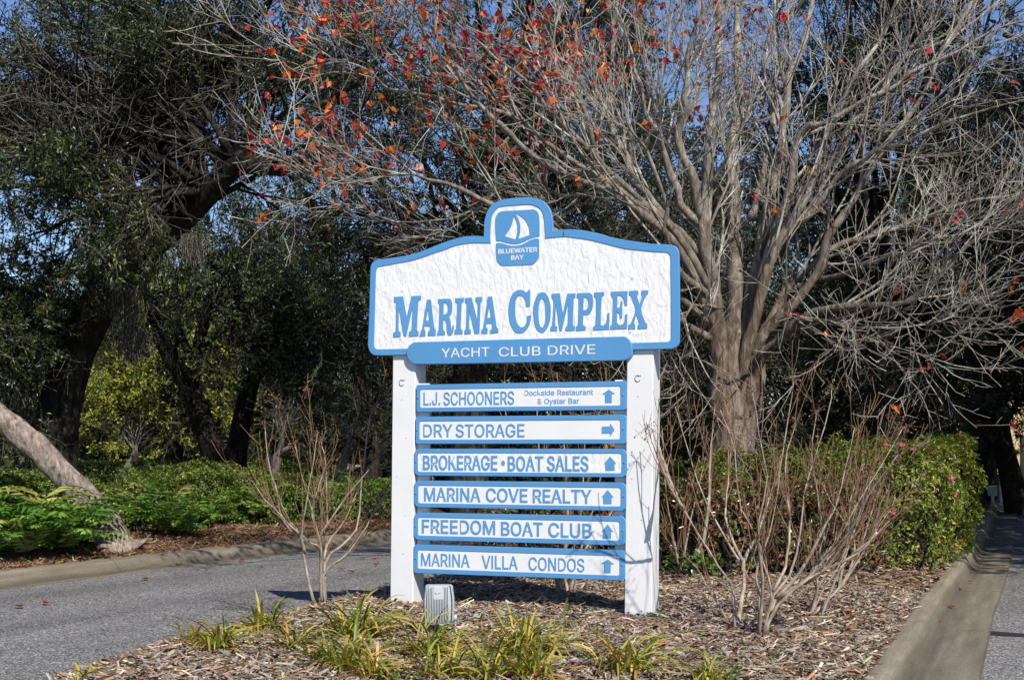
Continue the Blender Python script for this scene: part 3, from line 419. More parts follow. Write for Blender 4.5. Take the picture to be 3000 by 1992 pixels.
# ------------------------------------------------------------------ the directory sign
def smooth_poly(f, k=3, lim=42):
    P = np.array(f, float).reshape(-1, 2) / 1000; n = len(P); d = np.roll(P, -1, 0) - P; L = np.linalg.norm(d, axis=1); an = np.arctan2(d[:, 1], d[:, 0])
    turn = np.abs((an - np.roll(an, 1) + np.pi) % (2 * np.pi) - np.pi) * 180 / np.pi
    out = []
    for i in range(n):
        p0, p1, p2, p3 = P[i - 1], P[i], P[(i + 1) % n], P[(i + 2) % n]
        out.append(p1)
        m1 = (p2 - p0) * .5 if turn[i] < lim else (p2 - p1); m2 = (p3 - p1) * .5 if turn[(i + 1) % n] < lim else (p2 - p1)
        def clampv(m): l = np.linalg.norm(m); return m * min(1, L[i] / max(l, 1e-9))
        m1, m2 = clampv(m1), clampv(m2)
        if turn[i] < lim and turn[i] > 1.5 or turn[(i + 1) % n] < lim and turn[(i + 1) % n] > 1.5:
            for j in range(1, k):
                t = j / k; out.append((2 * t**3 - 3 * t**2 + 1) * p1 + (t**3 - 2 * t**2 + t) * m1 + (-2 * t**3 + 3 * t**2) * p2 + (t**3 - t**2) * m2)
    return np.array(out)
def rounded(x0, x1, z0, z1, r, k=6):
    out = []
    for cx, cz, a0 in ((x1 - r, z1 - r, 0), (x0 + r, z1 - r, 90), (x0 + r, z0 + r, 180), (x1 - r, z0 + r, 270)):
        for j in range(k + 1):
            a = math.radians(a0 + 90 * j / k); out.append((cx + r * math.cos(a), cz + r * math.sin(a)))
    return np.array(out)
Z0 = .25
def plate(name, contours, y0, thick, mat, parent, bevel=0.0, offset=0.0, holed=True):
    """flat shape (sign-plane metres) given thickness: front at y0, back at y0 + thick"""
    c = bpy.data.curves.new(name, 'CURVE'); c.dimensions = '2D'; c.fill_mode = 'BOTH'; c.extrude = thick / 2 - bevel
    c.bevel_depth = bevel; c.bevel_resolution = 1; c.offset = offset - bevel
    for P in contours:
        s = c.splines.new('POLY'); s.points.add(len(P) - 1); s.use_cyclic_u = True
        for q, (x, z) in zip(s.points, P): q.co = (x, z - Z0, 0, 1)
    o = bpy.data.objects.new('tmp', c); COL.objects.link(o)
    dg = bpy.context.evaluated_depsgraph_get(); me = bpy.data.meshes.new_from_object(o.evaluated_get(dg))
    bpy.data.objects.remove(o)
    n = len(me.vertices); co = np.empty(n * 3, np.float32); me.vertices.foreach_get('co', co); co = co.reshape(-1, 3)
    co = np.stack([co[:, 0], y0 + thick / 2 - co[:, 2], co[:, 1]], -1); me.vertices.foreach_set('co', co.ravel()); me.update()
    me.materials.clear(); me.materials.append(mat); me.name = name
    return link(bpy.data.objects.new(name, me), parent)
def flat_plate(name, contours, y0, thick, mat, parent, offset=0.0, taper=0.0):
    """letters and marks: own triangulation, straight sides"""
    from mathutils.geometry import delaunay_2d_cdt
    cs = []
    for P in contours:
        P = np.asarray(P, float); k = np.linalg.norm(P - np.roll(P, 1, 0), axis=1) > 2e-4; P = P[k]; cs.append(P)
    def inside(q, P):
        a, b_ = P, np.roll(P, -1, 0); c = (a[:, 1] > q[1]) != (b_[:, 1] > q[1])
        return np.sum(c & (q[0] < (b_[:, 0] - a[:, 0]) * (q[1] - a[:, 1]) / (b_[:, 1] - a[:, 1] + 1e-12) + a[:, 0])) % 2 == 1
    out = []
    for i, P in enumerate(cs):
        hole = sum(inside(P[0] * .999 + P[1] * .001, Q) for j, Q in enumerate(cs) if j != i) % 2 == 1
        ar = np.sum(P[:, 0] * np.roll(P[:, 1], -1) - np.roll(P[:, 0], -1) * P[:, 1])
        if (ar > 0) == hole: P = P[::-1]
        e1 = unit(P - np.roll(P, 1, 0)); e2 = unit(np.roll(P, -1, 0) - P); n1 = np.stack([e1[:, 1], -e1[:, 0]], -1); n2 = np.stack([e2[:, 1], -e2[:, 0]], -1)
        nb = unit(n1 + n2); f = 1 / np.maximum((nb * n1).sum(1, keepdims=True), .55); out.append(P + nb * f * offset)
    vs, es = [], []
    for P in out:
        k = len(vs); vs += [Vector((x, z)) for x, z in P]; es += [(k + i, k + (i + 1) % len(P)) for i in range(len(P))]
    V2, E2, F2, *_ = delaunay_2d_cdt(vs, es, [], 0, 1e-6)
    keep = []
    for f in F2:
        q = np.mean([V2[i] for i in f], axis=0)
        if sum(inside(q, P) for P in out) % 2 == 1: keep.append(f)
    n0 = len(V2); V = [(v[0], y0, v[1] - Z0) for v in V2]; F = [np.array([f if (V2[f[1]][0] - V2[f[0]][0]) * (V2[f[2]][1] - V2[f[0]][1]) - (V2[f[2]][0] - V2[f[0]][0]) * (V2[f[1]][1] - V2[f[0]][1]) > 0 else f[::-1] for f in keep])]
    k = n0; sides = []
    for P in out:
        m_ = len(P); V += [(x, y0, z - Z0) for x, z in P] + [(x, y0 + thick, z - Z0) for x, z in P]
        sides += [(k + (i + 1) % m_, k + i, k + m_ + i, k + m_ + (i + 1) % m_) for i in range(m_)]; k += 2 * m_
    F.append(np.array(sides)); return obj(name, V, F, mat, parent)
def text_contours(wd):
    if not isinstance(wd[0], str):
        return [np.array(f, float).reshape(-1, 2) / 1000 for f in wd]
    txt, X0, X1, Zb, Zt = wd; cs = []; xb = 0
    for ch in txt:
        if ch == ' ': xb += 230; continue
        a, r = GLYPHS[ch]
        for f in r:
            P = np.array(f, float).reshape(-1, 2); P[:, 0] += xb; cs.append(P)
        xb += a
    mn = min(P[:, 0].min() for P in cs); mx = max(P[:, 0].max() for P in cs)
    return [np.stack([X0 + (P[:, 0] - mn) / (mx - mn) * (X1 - X0), Zb + P[:, 1] / CAP * (Zt - Zb)], -1) / 1000 for P in cs]
sign = empty('directory_sign', (0, 10.8, Z0), 'large white and blue carved wooden directory sign on two white posts in the mulch bed', 'sign', rz=-math.radians(20.1))
for (xb0, xb1), (xt0, xt1) in (((-1.116, -.901), (-1.084, -.873)), ((.963, 1.190), (.990, 1.205))):
    V = []
    for z, x0, x1 in ((.05, xb0, xb1), (.30, xb0, xb1), (2.95, xt0, xt1), (3.0, xt0 + .01, xt1 - .01)):
        e = .006
        V += [(x0 + e, 0, z - Z0), (x1 - e, 0, z - Z0), (x1, e, z - Z0), (x1, .23 - e, z - Z0), (x1 - e, .23, z - Z0), (x0 + e, .23, z - Z0), (x0, .23 - e, z - Z0), (x0, e, z - Z0)]
    F = [np.array([(r * 8 + i, r * 8 + (i + 1) % 8, (r + 1) * 8 + (i + 1) % 8, (r + 1) * 8 + i) for r in range(3) for i in range(8)]), np.array([range(7, -1, -1)]), np.array([range(24, 32)])]
    po = obj('post', V, F, M['white_post'], sign)
    xm = (xb0 + xb1) / 2 * .4 + (xt0 + xt1) / 2 * .6 - .02
    b = MB(); b.tube([(xm + .022 * math.cos(a) + .004, -.003, 2.145 - Z0 + .026 * math.sin(a)) for a in np.radians(np.linspace(60, 330, 12))], [.0028] * 12, 5)
    b.tube([(xm + .012, -.003, 2.164 - Z0), (xm + .034, -.003, 2.168 - Z0)], [.0028, .002], 5); b.build('hook_scar', M['rust'], po)
    for k in range(5): 
        zz = 2.0 - .33 * k; xx = xm + .05 * math.sin(k * 2.3); b = MB(); b.tube([(xx, -.0015, zz - Z0), (xx + .012, -.0015, zz - Z0 + .003)], [.0022, .0018], 4); b.build('nail_hole', M['rust'], po)
for x0, x1 in ((-.885, -.775), (.868, .972)):
    b = MB(); b.box(x0, x1, .052, .092, .53 - Z0, 2.14 - Z0, bev=.003); b.build('cleat', M['white_post'], sign)
hd = plate('header_board', [smooth_poly(SIGN['outer']), smooth_poly(SIGN['inner'])], -.034, .034, M['blue'], sign, .004)
plate('carved_face', [smooth_poly(SIGN['outer'])], -.028, .0265, M['carved'], hd, 0, -.012)
for l, w_ in ((SIGN['header'][:6], 'MARINA'), (SIGN['header'][6:], 'COMPLEX')): flat_plate('title_lettering', [smooth_poly(f) for q in l for f in q], -.0335, .0055, M['blue_text'], hd)['label'] = 'blue raised word ' + w_
em = plate('sailboat_emblem', [smooth_poly(f) for f in SIGN['emb_up']] + [smooth_poly(f) for f in SIGN['emb_lo']], -.033, .005, M['blue'], hd, .0006)
for wd in SIGN['blue']: flat_plate('lettering', text_contours(wd), -.0352, .0024, M['white'], em, .0013)['label'] = 'white word ' + wd[0]
for x, z in ((-.985, 2.93), (-1.0, 2.52), (1.04, 2.95), (1.02, 2.52)):
    b = MB(); a = np.linspace(0, 2 * np.pi, 11)[:-1]
    for (r0, y0_), (r1, y1_) in (((.017, -.027), (.014, -.031)), ((.014, -.031), (.003, -.0325))):
        V = [(x + r0 * math.cos(t), y0_, z - Z0 + r0 * math.sin(t)) for t in a] + [(x + r1 * math.cos(t), y1_, z - Z0 + r1 * math.sin(t)) for t in a]
        b.add(V, np.array([(i, (i + 1) % 10, 10 + (i + 1) % 10, 10 + i) for i in range(10)]))
    b.build('bolt', M['white'], hd)
b = MB(); b.tube([(.462, -.035, 3.352 - Z0), (.463, -.0365, 3.325 - Z0)], [.004, .006], 6); b.build('nail', M['rust'], hd)
pq = plate('street_plaque', [smooth_poly(SIGN['plaque'])], -.050, .049, M['blue'], sign, .005)
for wd in SIGN['yacht']: flat_plate('lettering', text_contours(wd), -.0525, .003, M['white'], pq, 0.0002)['label'] = 'white word ' + wd[0]
names = ['L.J. SCHOONERS', 'DRY STORAGE', 'BROKERAGE BOAT SALES', 'MARINA COVE REALTY', 'FREEDOM BOAT CLUB', 'MARINA VILLA CONDOS']
dirs = ['up', 'right', 'up', 'up', 'up', 'up']
for k, bd in enumerate(SIGN['boards']):
    o_, i_ = [v / 1000 for v in bd['o']], [v / 1000 for v in bd['i']]
    ro = {9: .016, 11: .022, 36: .048}[bd['ro']]; ri = {9: .016, 11: .018, 36: .018}[bd['ro']]
    fr = plate('directory_board', [rounded(*o_, ro), rounded(*i_, ri)], -.008, .050, M['blue'], sign, .003)
    fr['label'] = 'blue framed white board reading %s with an arrow pointing %s' % (names[k], dirs[k])
    plate('face', [rounded(o_[0] + .01, o_[1] - .01, o_[2] + .01, o_[3] - .01, ro)], -.0035, .0445, M['carved' if k in (2,) else 'white'], fr)
    for j, wd in enumerate(bd['t']):
        sml = k == 0 and j > 1
        t_ = flat_plate('lettering', text_contours(wd), -.005 if sml else -.0075, .0018 if sml else .0045, M['blue_text'], fr, .0015 if sml else (.0013, .0015, .0033, .0027, .003, .0013)[k])
        if isinstance(wd[0], str): t_['label'] = 'blue letters reading ' + wd[0]
        else: t_.name = 'bullet_dot'
    flat_plate('arrow', [np.array(bd['a'], float).reshape(-1, 2) / 1000], -.0075, .0045, M['blue_text'], fr)
    for x in ((o_[0] + i_[0]) / 2 - .002, (o_[1] + i_[1]) / 2):
        b = MB(); z = (o_[2] + o_[3]) / 2 - Z0 + .004
        b.tube([(x, -.007, z), (x, -.0125, z), (x, -.0145, z)], [.0095, .008, .003], 9); b.build('screw', M['blue'], fr)

# ------------------------------------------------------------------ floodlight
base = hit(1286, 1862); fx, fy, fz = base
fl = empty('floodlight', (fx, fy, fz), 'light grey ribbed floodlight on a low bracket in front of the left sign post', 'floodlight', rz=math.radians(4))
h0, h1 = .095, .362
def fw(t): return .106 + .007 * math.sin(t * 2.2) - .012 * sm((t - .55) / .45)
def fb(t): return -.060 - .022 * math.sin(math.pi * min(max(t * .85 + .12, 0), 1))           # rear skin, facing the road
ts = [0, .02, .07, .2, .35, .5, .65, .8, .9, .96, .99, 1.0]; V = []
for t in ts:
    e = .06 if t in (0, 1.0) else (.02 if t in (.02, .99) else 0); wv = fw(t) - e * .35; yb = fb(t) + e * .5; z = h0 + (h1 - h0) * t
    for s_, q in ((-1, 0), (-.985, .5), (-.95, .90), (-.90, .99), (-.85, .99), (-.835, .76), (.835, .76), (.85, .99), (.90, .99), (.95, .90), (.985, .5), (1, 0)): V.append((wv * s_, .035 + (yb - .035) * q, z))
    V += [(wv * .97, .060, z), (-wv * .97, .060, z)]
k = 14; F = [np.array([(r * k + i, r * k + (i + 1) % k, (r + 1) * k + (i + 1) % k, (r + 1) * k + i) for r in range(len(ts) - 1) for i in range(k)]), np.array([range(k - 1, -1, -1)]), np.array([range((len(ts) - 1) * k, len(ts) * k)])]
obj('housing', V, F, M['lamp_metal'], fl, smooth=False)
b = MB(); g = MB()
for j in range(14):
    xj = -.084 + j * .0117; top = .66 if 5 <= j <= 9 else .97
    zz = np.linspace(.03, top, 10); V = []
    for t in zz:
        taper = 1 - .9 * sm((t - top + .12) / .12); y = fb(t) * (1 + .03 * (1 - (xj / .1) ** 2)) + .006 * (xj / .1) ** 2
        xx = xj * (1 - .06 * t)
        V += [(xx - .0036, y + .028, h0 + (h1 - h0) * t), (xx - .0030, y + .001, h0 + (h1 - h0) * t), (xx + .0030, y + .001, h0 + (h1 - h0) * t), (xx + .0036, y + .028, h0 + (h1 - h0) * t)]
    i = np.arange(40).reshape(10, 4); F = [np.stack([i[:-1, :-1], i[:-1, 1:], i[1:, 1:], i[1:, :-1]], -1).reshape(-1, 4), i[0][None], i[-1][::-1][None]]
    b.add(V, F)
b.build('cooling_fins', M['lamp_metal'], fl)
b = MB(); b.add([(sx * .036 * (1 if t < .9 else .98) - .005, fb(t) - .001 + .03 * dy, h0 + (h1 - h0) * t) for dy in (0, 1) for t in (.655, .75, .85, .94) for sx in (-1, 1)], [np.array([(2 * i, 2 * i + 1, 2 * i + 3, 2 * i + 2) for i in range(3)]), np.array([(8 + 2 * i, 10 + 2 * i, 11 + 2 * i, 9 + 2 * i) for i in range(3)]), np.array([(0, 8, 9, 1), (6, 7, 15, 14), (0, 2, 10, 8), (2, 4, 12, 10), (4, 6, 14, 12), (1, 9, 11, 3), (3, 11, 13, 5), (5, 13, 15, 7)])]); b.build('badge_plate', M['lamp_metal'], fl)
b = MB()
for s_ in (-1, 1): b.tube([(-.012 + s_ * .004 + s_ * .0, fb(.8) - .0045, h0 + .213), (-.012 + s_ * .022, fb(.84) - .0035, h0 + .222)], [.0022, .0015], 5)
b.build('maker_mark', M['lamp_dark'], fl)
b = MB(); b.box(-.098, .098, .0605, .066, h0 + .012, h1 - .014, bev=.002); b.build('glass', M['lamp_glass'], fl)
for s_ in (-1, 1):
    b = MB(); b.tube([(s_ * .104, .0, h0 + .035), (s_ * .116, -.006, h0 + .035), (s_ * .126, -.008, h0 + .034), (s_ * .130, -.008, h0 + .034)], [.019, .026, .021, .006], 14); b.build('pivot_knob', M['lamp_metal'], fl, smooth=True)
b = MB()
for s_ in (-1, 1): b.box(s_ * .118 - .004, s_ * .118 + .004, -.016, .012, .008, h0 + .03)
b.box(-.122, .122, -.016, .012, .012, .020); b.tube([(0, 0, -.1), (0, 0, .012)], [.03, .03], 12)
b.build('bracket', M['lamp_metal'], fl)
# ------------------------------------------------------------------ bare tree behind the sign
def start_depth(p, paths, Y0):
    """distance of the already built branch that passes closest to pixel p"""
    best = (45.0, Y0)
    for Q in paths:
        d = np.hypot(CXP + FPX * Q[:, 0] / Q[:, 1] - p[0], HZP - FPX * (Q[:, 2] - EYE) / Q[:, 1] - p[1]); i = int(np.argmin(d))
        if d[i] < best[0]: best = (d[i], Q[i, 1])
    return best[1]
def px_path(pts, Y0, dY, m, r0, r1, rng, wig=0.0, power=1.0):
    n = len(pts); P = np.array([at(x, y, Y0 + dY * (k / (n - 1)) ** power) for k, (x, y) in enumerate(pts)])
    Q, _ = resample(P, np.zeros(n), m); t = np.linspace(0, 1, m)
    Q[1:-1] += rng.normal(0, wig, (m - 2, 3)) * np.array([1, 1, .6])
    return Q, r0 * .58 * (1 - t) ** 1.25 + r1 * .75
rng = np.random.default_rng(3)
YB = 16.2
bt = empty('bare_tree', tuple(at(2160, 1440, YB) * np.array([1, 1, 0]) + np.array([0, 0, .2])), 'tall leafless grey tree with a ridged trunk and a few red leaves behind the sign', 'tree')
bo = np.array(bt.location)
stems = [   # traced stems: pixels, change of distance, radii
 ([(2125, 1230), (2112, 1090), (2100, 957), (2090, 842), (2060, 700), (2072, 520), (2090, 350), (2100, 180), (2110, -60)], -.6, .17, .05),
 ([(2146, 1230), (2145, 1090), (2150, 900), (2150, 760), (2160, 620), (2148, 450), (2165, 280), (2150, 100), (2160, -80)], .7, .19, .05),
 ([(2168, 1230), (2176, 1080), (2200, 900), (2229, 740), (2250, 600), (2290, 440), (2300, 290), (2350, 130), (2390, -60)], .2, .17, .04),
 ([(2188, 1230), (2205, 1080), (2260, 960), (2336, 880), (2410, 740), (2466, 635), (2512, 559), (2565, 474), (2665, 329), (2726, 237), (2803, 92), (2860, -20)], -1.2, .13, .02),
 ([(2200, 1200), (2222, 1060), (2274, 1005), (2336, 945), (2400, 908), (2489, 895), (2642, 890), (2741, 811), (2856, 712), (2948, 620), (3060, 520)], -2.4, .12, .015),
 ([(2200, 1040), (2280, 900), (2360, 800), (2460, 720), (2560, 690), (2700, 640), (2840, 590), (3020, 560)], .8, .10, .014),
 ([(2172, 1200), (2186, 1050), (2230, 860), (2290, 700), (2380, 520), (2435, 353), (2512, 203), (2600, 84), (2660, -40)], -1.0, .12, .02),
 ([(2190, 1000), (2250, 780), (2310, 560), (2345, 390), (2440, 350), (2560, 280), (2700, 190), (2900, 100), (3040, 60)], -1.6, .09, .014),
 ([(2090, 960), (2010, 760), (1900, 640), (1769, 556), (1660, 515), (1535, 434), (1468, 372), (1397, 286), (1331, 214), (1274, 148), (1229, 82), (1160, 0)], -2.6, .085, .012),
 ([(2080, 850), (1990, 700), (1880, 590), (1764, 510), (1739, 434), (1713, 357), (1688, 255), (1642, 189), (1591, 133), (1560, 87), (1500, 0)], -1.4, .085, .012),
 ([(2085, 780), (1960, 640), (1877, 551), (1851, 474), (1800, 398), (1769, 316), (1700, 260), (1667, 245), (1647, 102), (1610, -30)], .8, .09, .016),
 ([(2095, 1000), (1960, 900), (1800, 760), (1600, 660), (1428, 594), (1315, 546), (1259, 526), (1157, 510), (1014, 536), (902, 520), (820, 480)], -3.2, .075, .006),
 ([(2095, 960), (1900, 800), (1700, 680), (1560, 650), (1422, 617), (1290, 648), (1157, 648), (1040, 640)], -1.0, .06, .006),
 ([(2072, 700), (1990, 560), (1930, 420), (1880, 300), (1850, 160), (1800, 20)], -.5, .08, .014),
 ([(2060, 640), (1999, 413), (2007, 253), (2030, 115), (2080, -40)], -1.0, .08, .02),
 ([(2090, 880), (2000, 800), (1960, 735), (1953, 640), (1900, 459), (1850, 380), (1820, 250)], -1.6, .07, .012),
 ([(1990, 700), (1860, 590), (1650, 460), (1480, 330), (1300, 300), (1150, 260), (1020, 190), (860, 210)], -2.8, .06, .008),
 ([(1880, 590), (1700, 420), (1560, 260), (1400, 120), (1250, -20)], -2.0, .06, .01),
 ([(2230, 800), (2350, 640), (2500, 480), (2650, 420), (2850, 330), (3050, 280)], -2.0, .07, .01),
 ([(2300, 870), (2450, 800), (2600, 760), (2760, 700), (2900, 660), (3060, 620)], -3.0, .06, .008),
 ([(2340, 930), (2440, 950), (2540, 985), (2620, 1010)], -1.4, .035, .004),
 ([(2250, 980), (2330, 960), (2450, 940), (2590, 900), (2700, 940), (2820, 960)], -3.2, .05, .005),
 ([(2120, 900), (2040, 900), (1980, 960), (1990, 1060), (2010, 1160)], -1.2, .035, .004),
 ([(2380, 520), (2500, 380), (2640, 180), (2800, 100), (2960, -20)], .6, .06, .012),
 ([(2200, 640), (2240, 500), (2260, 350), (2240, 180), (2270, 0)], .9, .07, .02),
]
big, L0p, L0r = [], [], []
for pts, dY, r0, r1 in stems:
    Q, R = px_path(pts, start_depth(pts[0], [q_ for q_, _ in big], YB + rng.uniform(-.15, .15)), dY, 16, r0, r1, rng, .025)
    big.append((Q, R)); L0p.append(Q); L0r.append(R)
b = MB()
tr = np.array([at(2150, 1480, YB), at(2148, 1420, YB), at(2150, 1300, YB), at(2158, 1190, YB), at(2165, 1100, YB), at(2172, 1020, YB), at(2176, 930, YB)]); tr[0, 2] = .1
V, F = tubes(*[a[None] for a in resample(tr, [.36, .30, .265, .275, .29, .24, .07], 26)], 40)
c0 = V.reshape(26, 40, 3).mean(1); an = np.arange(40) * 2 * np.pi / 40
V = V.reshape(26, 40, 3); rel = V - c0[:, None]; hgt = np.linspace(0, 1, 26)[:, None]
lobes = 1 + .10 * np.sin(3 * an + 1.0)[None] * (.4 + hgt) + .05 * np.sin(7 * an + 2 * hgt) + .03 * np.sin(13 * an + 3 * hgt)
V = (c0[:, None] + rel * lobes[..., None]).reshape(-1, 3)
b.add(V - bo, F)
o = b.build('trunk', M['bare_bark'], bt, smooth=True)
b = MB()
for Q, R in big:
    Q2, R2_ = resample(Q, R, 48); V, F = tubes((Q2 - bo)[None], R2_[None], 10); V = V.reshape(48, 10, 3); c_ = V.mean(1, keepdims=True)
    V = c_ + (V - c_) * (1 + .45 * (vnoise((V + 30).reshape(-1, 3), .16) - .5) + .25 * (vnoise((V + 60).reshape(-1, 3), .05) - .5)).reshape(48, 10, 1); b.add(V, F)
b.build('limbs', M['limb'], bt, smooth=True)
L0p, L0r = np.array(L0p), np.array(L0r)
P1, R1 = ramify(L0p, np.minimum(L0r, .04), 9, rng, (1.1, 2.5), (.3, .85), .09, .09, 9, .2, .5, .005, .3)
P2, R2 = ramify(P1, R1, 6, rng, (.5, 1.3), (.3, .85), .05, .10, 7, .15, .6, .0036, .4)
P3, R3 = ramify(P2, R2, 3, rng, (.25, .75), (.3, .9), .04, .12, 4, .15, .7, .0027, .6)
P3b, R3b = ramify(P3, R3, 1, rng, (.1, .3), (.4, 1.1), .04, .15, 3, .3, .8, .0024, .8)
b = MB()
for P, R, s_ in ((P1, R1, 5), (P2, R2, 4), (P3, R3, 3), (P3b, R3b, 3)): b.add(*tubes(P - bo, R, s_, False))
b.build('twigs', M['lichen_twig'], bt)
# the last red leaves, thick on the upper left, sparse elsewhere
tip = P3[:, -1]; ppx = CXP + FPX * tip[:, 0] / tip[:, 1]; ppy = HZP - FPX * (tip[:, 2] - EYE) / tip[:, 1]
dens = np.exp(-((ppx - 1130) / 330) ** 2 - ((ppy - 230) / 260) ** 2) * 1.0 + .22 * np.exp(-((ppx - 1650) / 300) ** 2 - ((ppy - 120) / 160) ** 2) + .022
dens[(ppx > 1980)] *= .9
pk = np.where(rng.random(len(tip)) < dens * 2.2)[0]
pk = np.repeat(pk, rng.integers(1, 4, len(pk))); n = len(pk); print('red leaves', n)
p = tip[pk] + rng.normal(0, .03, (n, 3)); d = unit(rng.normal(0, .7, (n, 3)) + np.array([0, 0, -1.0])); nr = unit(rng.normal(0, 1, (n, 3)) + np.array([.3, -.9, .4]))
V, F = leaf_hex(p, d, nr, rng.uniform(.055, .10, n), rng.uniform(.05, .085, n), .16, .22, (.2, .6))
c = pick(rng, n, [(.46, .045, .022), (.52, .13, .028), (.36, .022, .028), (.28, .085, .035), (.58, .21, .03), (.20, .055, .03)], [3, 3, 1.6, 2.4, 1.0, 1.2], .28)
obj('red_foliage', V - bo, F, M['red_leaf'], bt, col=np.repeat(c, 6, 0))

# ------------------------------------------------------------------ live oaks
OAK = [(.016, .027, .007), (.028, .044, .011), (.048, .068, .016), (.085, .105, .028), (.17, .18, .085), (.18, .12, .035)]
OAKP = [4, 4, 3, 2, .9, .25]
def limb(p0, p1, r0, r1, rng, arch=.12, m=10, wig=.09):
    t = np.linspace(0, 1, m)[:, None]; p0, p1 = np.array(p0), np.array(p1); L = np.linalg.norm(p1 - p0)
    Q = p0 + (p1 - p0) * t + np.array([0, 0, 1.]) * arch * L * np.sin(np.pi * t) + 0
    w_ = np.cumsum(rng.normal(0, wig, (m, 3)) * L * .12, 0); w_ -= w_[-1:] * t; Q[1:] += w_[1:] * 1.0
    return Q, (r0 * (1 - t[:, 0]) ** .9 + r1)
def oak(name, label, trunk, rad, targets, seed, leaf=(.075, .026), n2=7, n3=6, n4=5, per=26, cols=OAK, probs=OAKP, bark='oak_bark', group=None, mat='leaf', spread=1.0, tstart=(.55, 1.0), trunk_m=18, gap=.36, twig_r=.0045, base=None, fork=None):
    rng = np.random.default_rng(seed)
    T, TR = resample(np.array(trunk), rad, trunk_m); root = T[0] if base is None else np.array(base)
    e = empty(name, tuple(root), label, 'tree', group)
    b = MB(); b.tube(T - root, TR, 20)
    for fk in (fork or []):
        fp, fr = resample(np.array(fk[0]), fk[1], 14); b.tube(fp - root, fr, 14)
    b.build('trunk', M[bark], e, smooth=True)
    LP, LR = [], []
    for tg in targets:
        s = rng.uniform(*tstart); k = s * (trunk_m - 1); i = min(int(k), trunk_m - 2)
        dmin = np.argmin(np.linalg.norm(T - np.array(tg), axis=1)); i = int(max(min(i, dmin + 1), tstart[0] * (trunk_m - 1)))
        q, r = limb(T[i], tg, min(TR[i] * .36, .06), .012, rng, rng.uniform(.03, .16)); LP.append(q); LR.append(r)
    LP, LR = np.array(LP), np.array(LR)
    P2, R2 = ramify(LP, LR, n2, rng, (1.3 * spread, 2.6 * spread), (.5, 1.25), .05, .14, 7, .3, .5, .012, .35, .35)
    P3, R3 = ramify(P2, R2, n3, rng, (.7 * spread, 1.5 * spread), (.5, 1.25), .03, .16, 5, .15, .55, .007, .4, .35)
    P4, R4 = ramify(P3, R3, n4, rng, (.3 * spread, .75 * spread), (.4, 1.2), .02, .18, 4, .1, .6, twig_r, .6, .3)
    b = MB()
    for P, R, s_ in ((LP, LR, 8), (P2, R2, 5), (P3, R3, 4)): b.add(*tubes(P - root, R, s_, False))
    b.build('branches', M[bark], e, smooth=True)
    b = MB(); b.add(*tubes(P4 - root, R4, 3, False)); b.build('twigs', M['oak_twig'], e)
    # leaves in tufts along the twigs, fewer where the crown is thin
    dn = vnoise(P4[:, 2] + 100, 1.1 * spread); keep = dn > gap; Pk = P4[keep]; n0 = len(Pk)
    cnt = rng.poisson(per * np.clip((dn[keep] - gap) * 4 + .35, .3, 1.3)); ix = np.repeat(np.arange(n0), cnt); n = len(ix)
    t = rng.uniform(.1, 1.12, n); s = np.minimum(t, .999) * 3; i = s.astype(int); f = (s - i)[:, None]
    p = Pk[ix, i] * (1 - f) + Pk[ix, i + 1] * f; tw = unit(Pk[ix, i + 1] - Pk[ix, i]); p = p + rng.normal(0, .035 * spread, (n, 3))
    d = unit(tw * .5 + rng.normal(0, .7, (n, 3))); nr = unit(rng.normal(0, .75, (n, 3)) + np.array([.1, -.2, .8]))
    ln = leaf[0] * np.exp(rng.normal(0, .22, n)); wd = leaf[1] * np.exp(rng.normal(0, .2, n))
    V, F = leaf_quads(p - root, d, nr, ln, wd)
    c = pick(rng, n, cols, probs, .2) * np.repeat(np.exp(rng.normal(0, .22, (n0, 1))), cnt, 0)
    obj('foliage', V, F, M[mat], e, col=np.repeat(c, 4, 0))
    print(name, 'leaves', n, 'twigs', len(P4)); return e
def tg(*l): return [at(*q) for q in l]
def base_z(p, z): q = np.array(p); q[2] = z; return q

Yo = 21.5
oak('live_oak', 'massive dark live oak leaning right at left, its long limb arching over the road',
    [base_z(at(150, 1400, Yo), -.1), at(158, 1300, Yo), at(185, 1150, Yo), at(230, 1000, Yo), at(315, 850, Yo), at(410, 735, Yo - .5), at(530, 640, Yo - .9), at(610, 565, Yo - 1.3), at(680, 492, Yo - 1.7), at(735, 482, Yo - 1.9), at(840, 492, Yo - 2.2), at(920, 462, Yo - 2.5), at(1010, 405, Yo - 2.8)],
    [.44, .37, .335, .33, .31, .28, .23, .19, .165, .15, .125, .10, .06],
    tg((-180, 250, 20), (-60, 560, 19.5), (-120, 850, 19), (60, 80, 22), (40, 420, 20), (80, 690, 19.6), (20, 960, 20), (230, 250, 21), (230, 520, 20), (330, 640, 22.5), (420, 60, 22), (430, 330, 21),
       (480, 480, 22.5), (600, 200, 21), (700, 360, 22.5), (760, 60, 22), (850, 250, 21.5), (980, 230, 19.5), (1100, 330, 19), (960, 60, 21), (200, -120, 21), (560, -140, 21), (900, -150, 20), (1200, 200, 19.5), (500, -420, 19), (0, -480, 18.5), (150, 200, 19.5), (350, 130, 20.2), (520, 300, 20.3), (80, 300, 18.8), (700, 130, 20.5), (380, 480, 20.8), (300, 560, 19.4), (200, 400, 19.8), (420, 600, 19.6), (560, 420, 20.0), (620, 320, 20.2), (120, 520, 19.5), (330, 360, 19.6), (480, 200, 20), (30, 1150, 21.5), (-60, 1050, 20.5)),
    21, n2=7, n3=6, n4=5, per=25, tstart=(.3, .95), gap=.42, bark='shaded_bark')
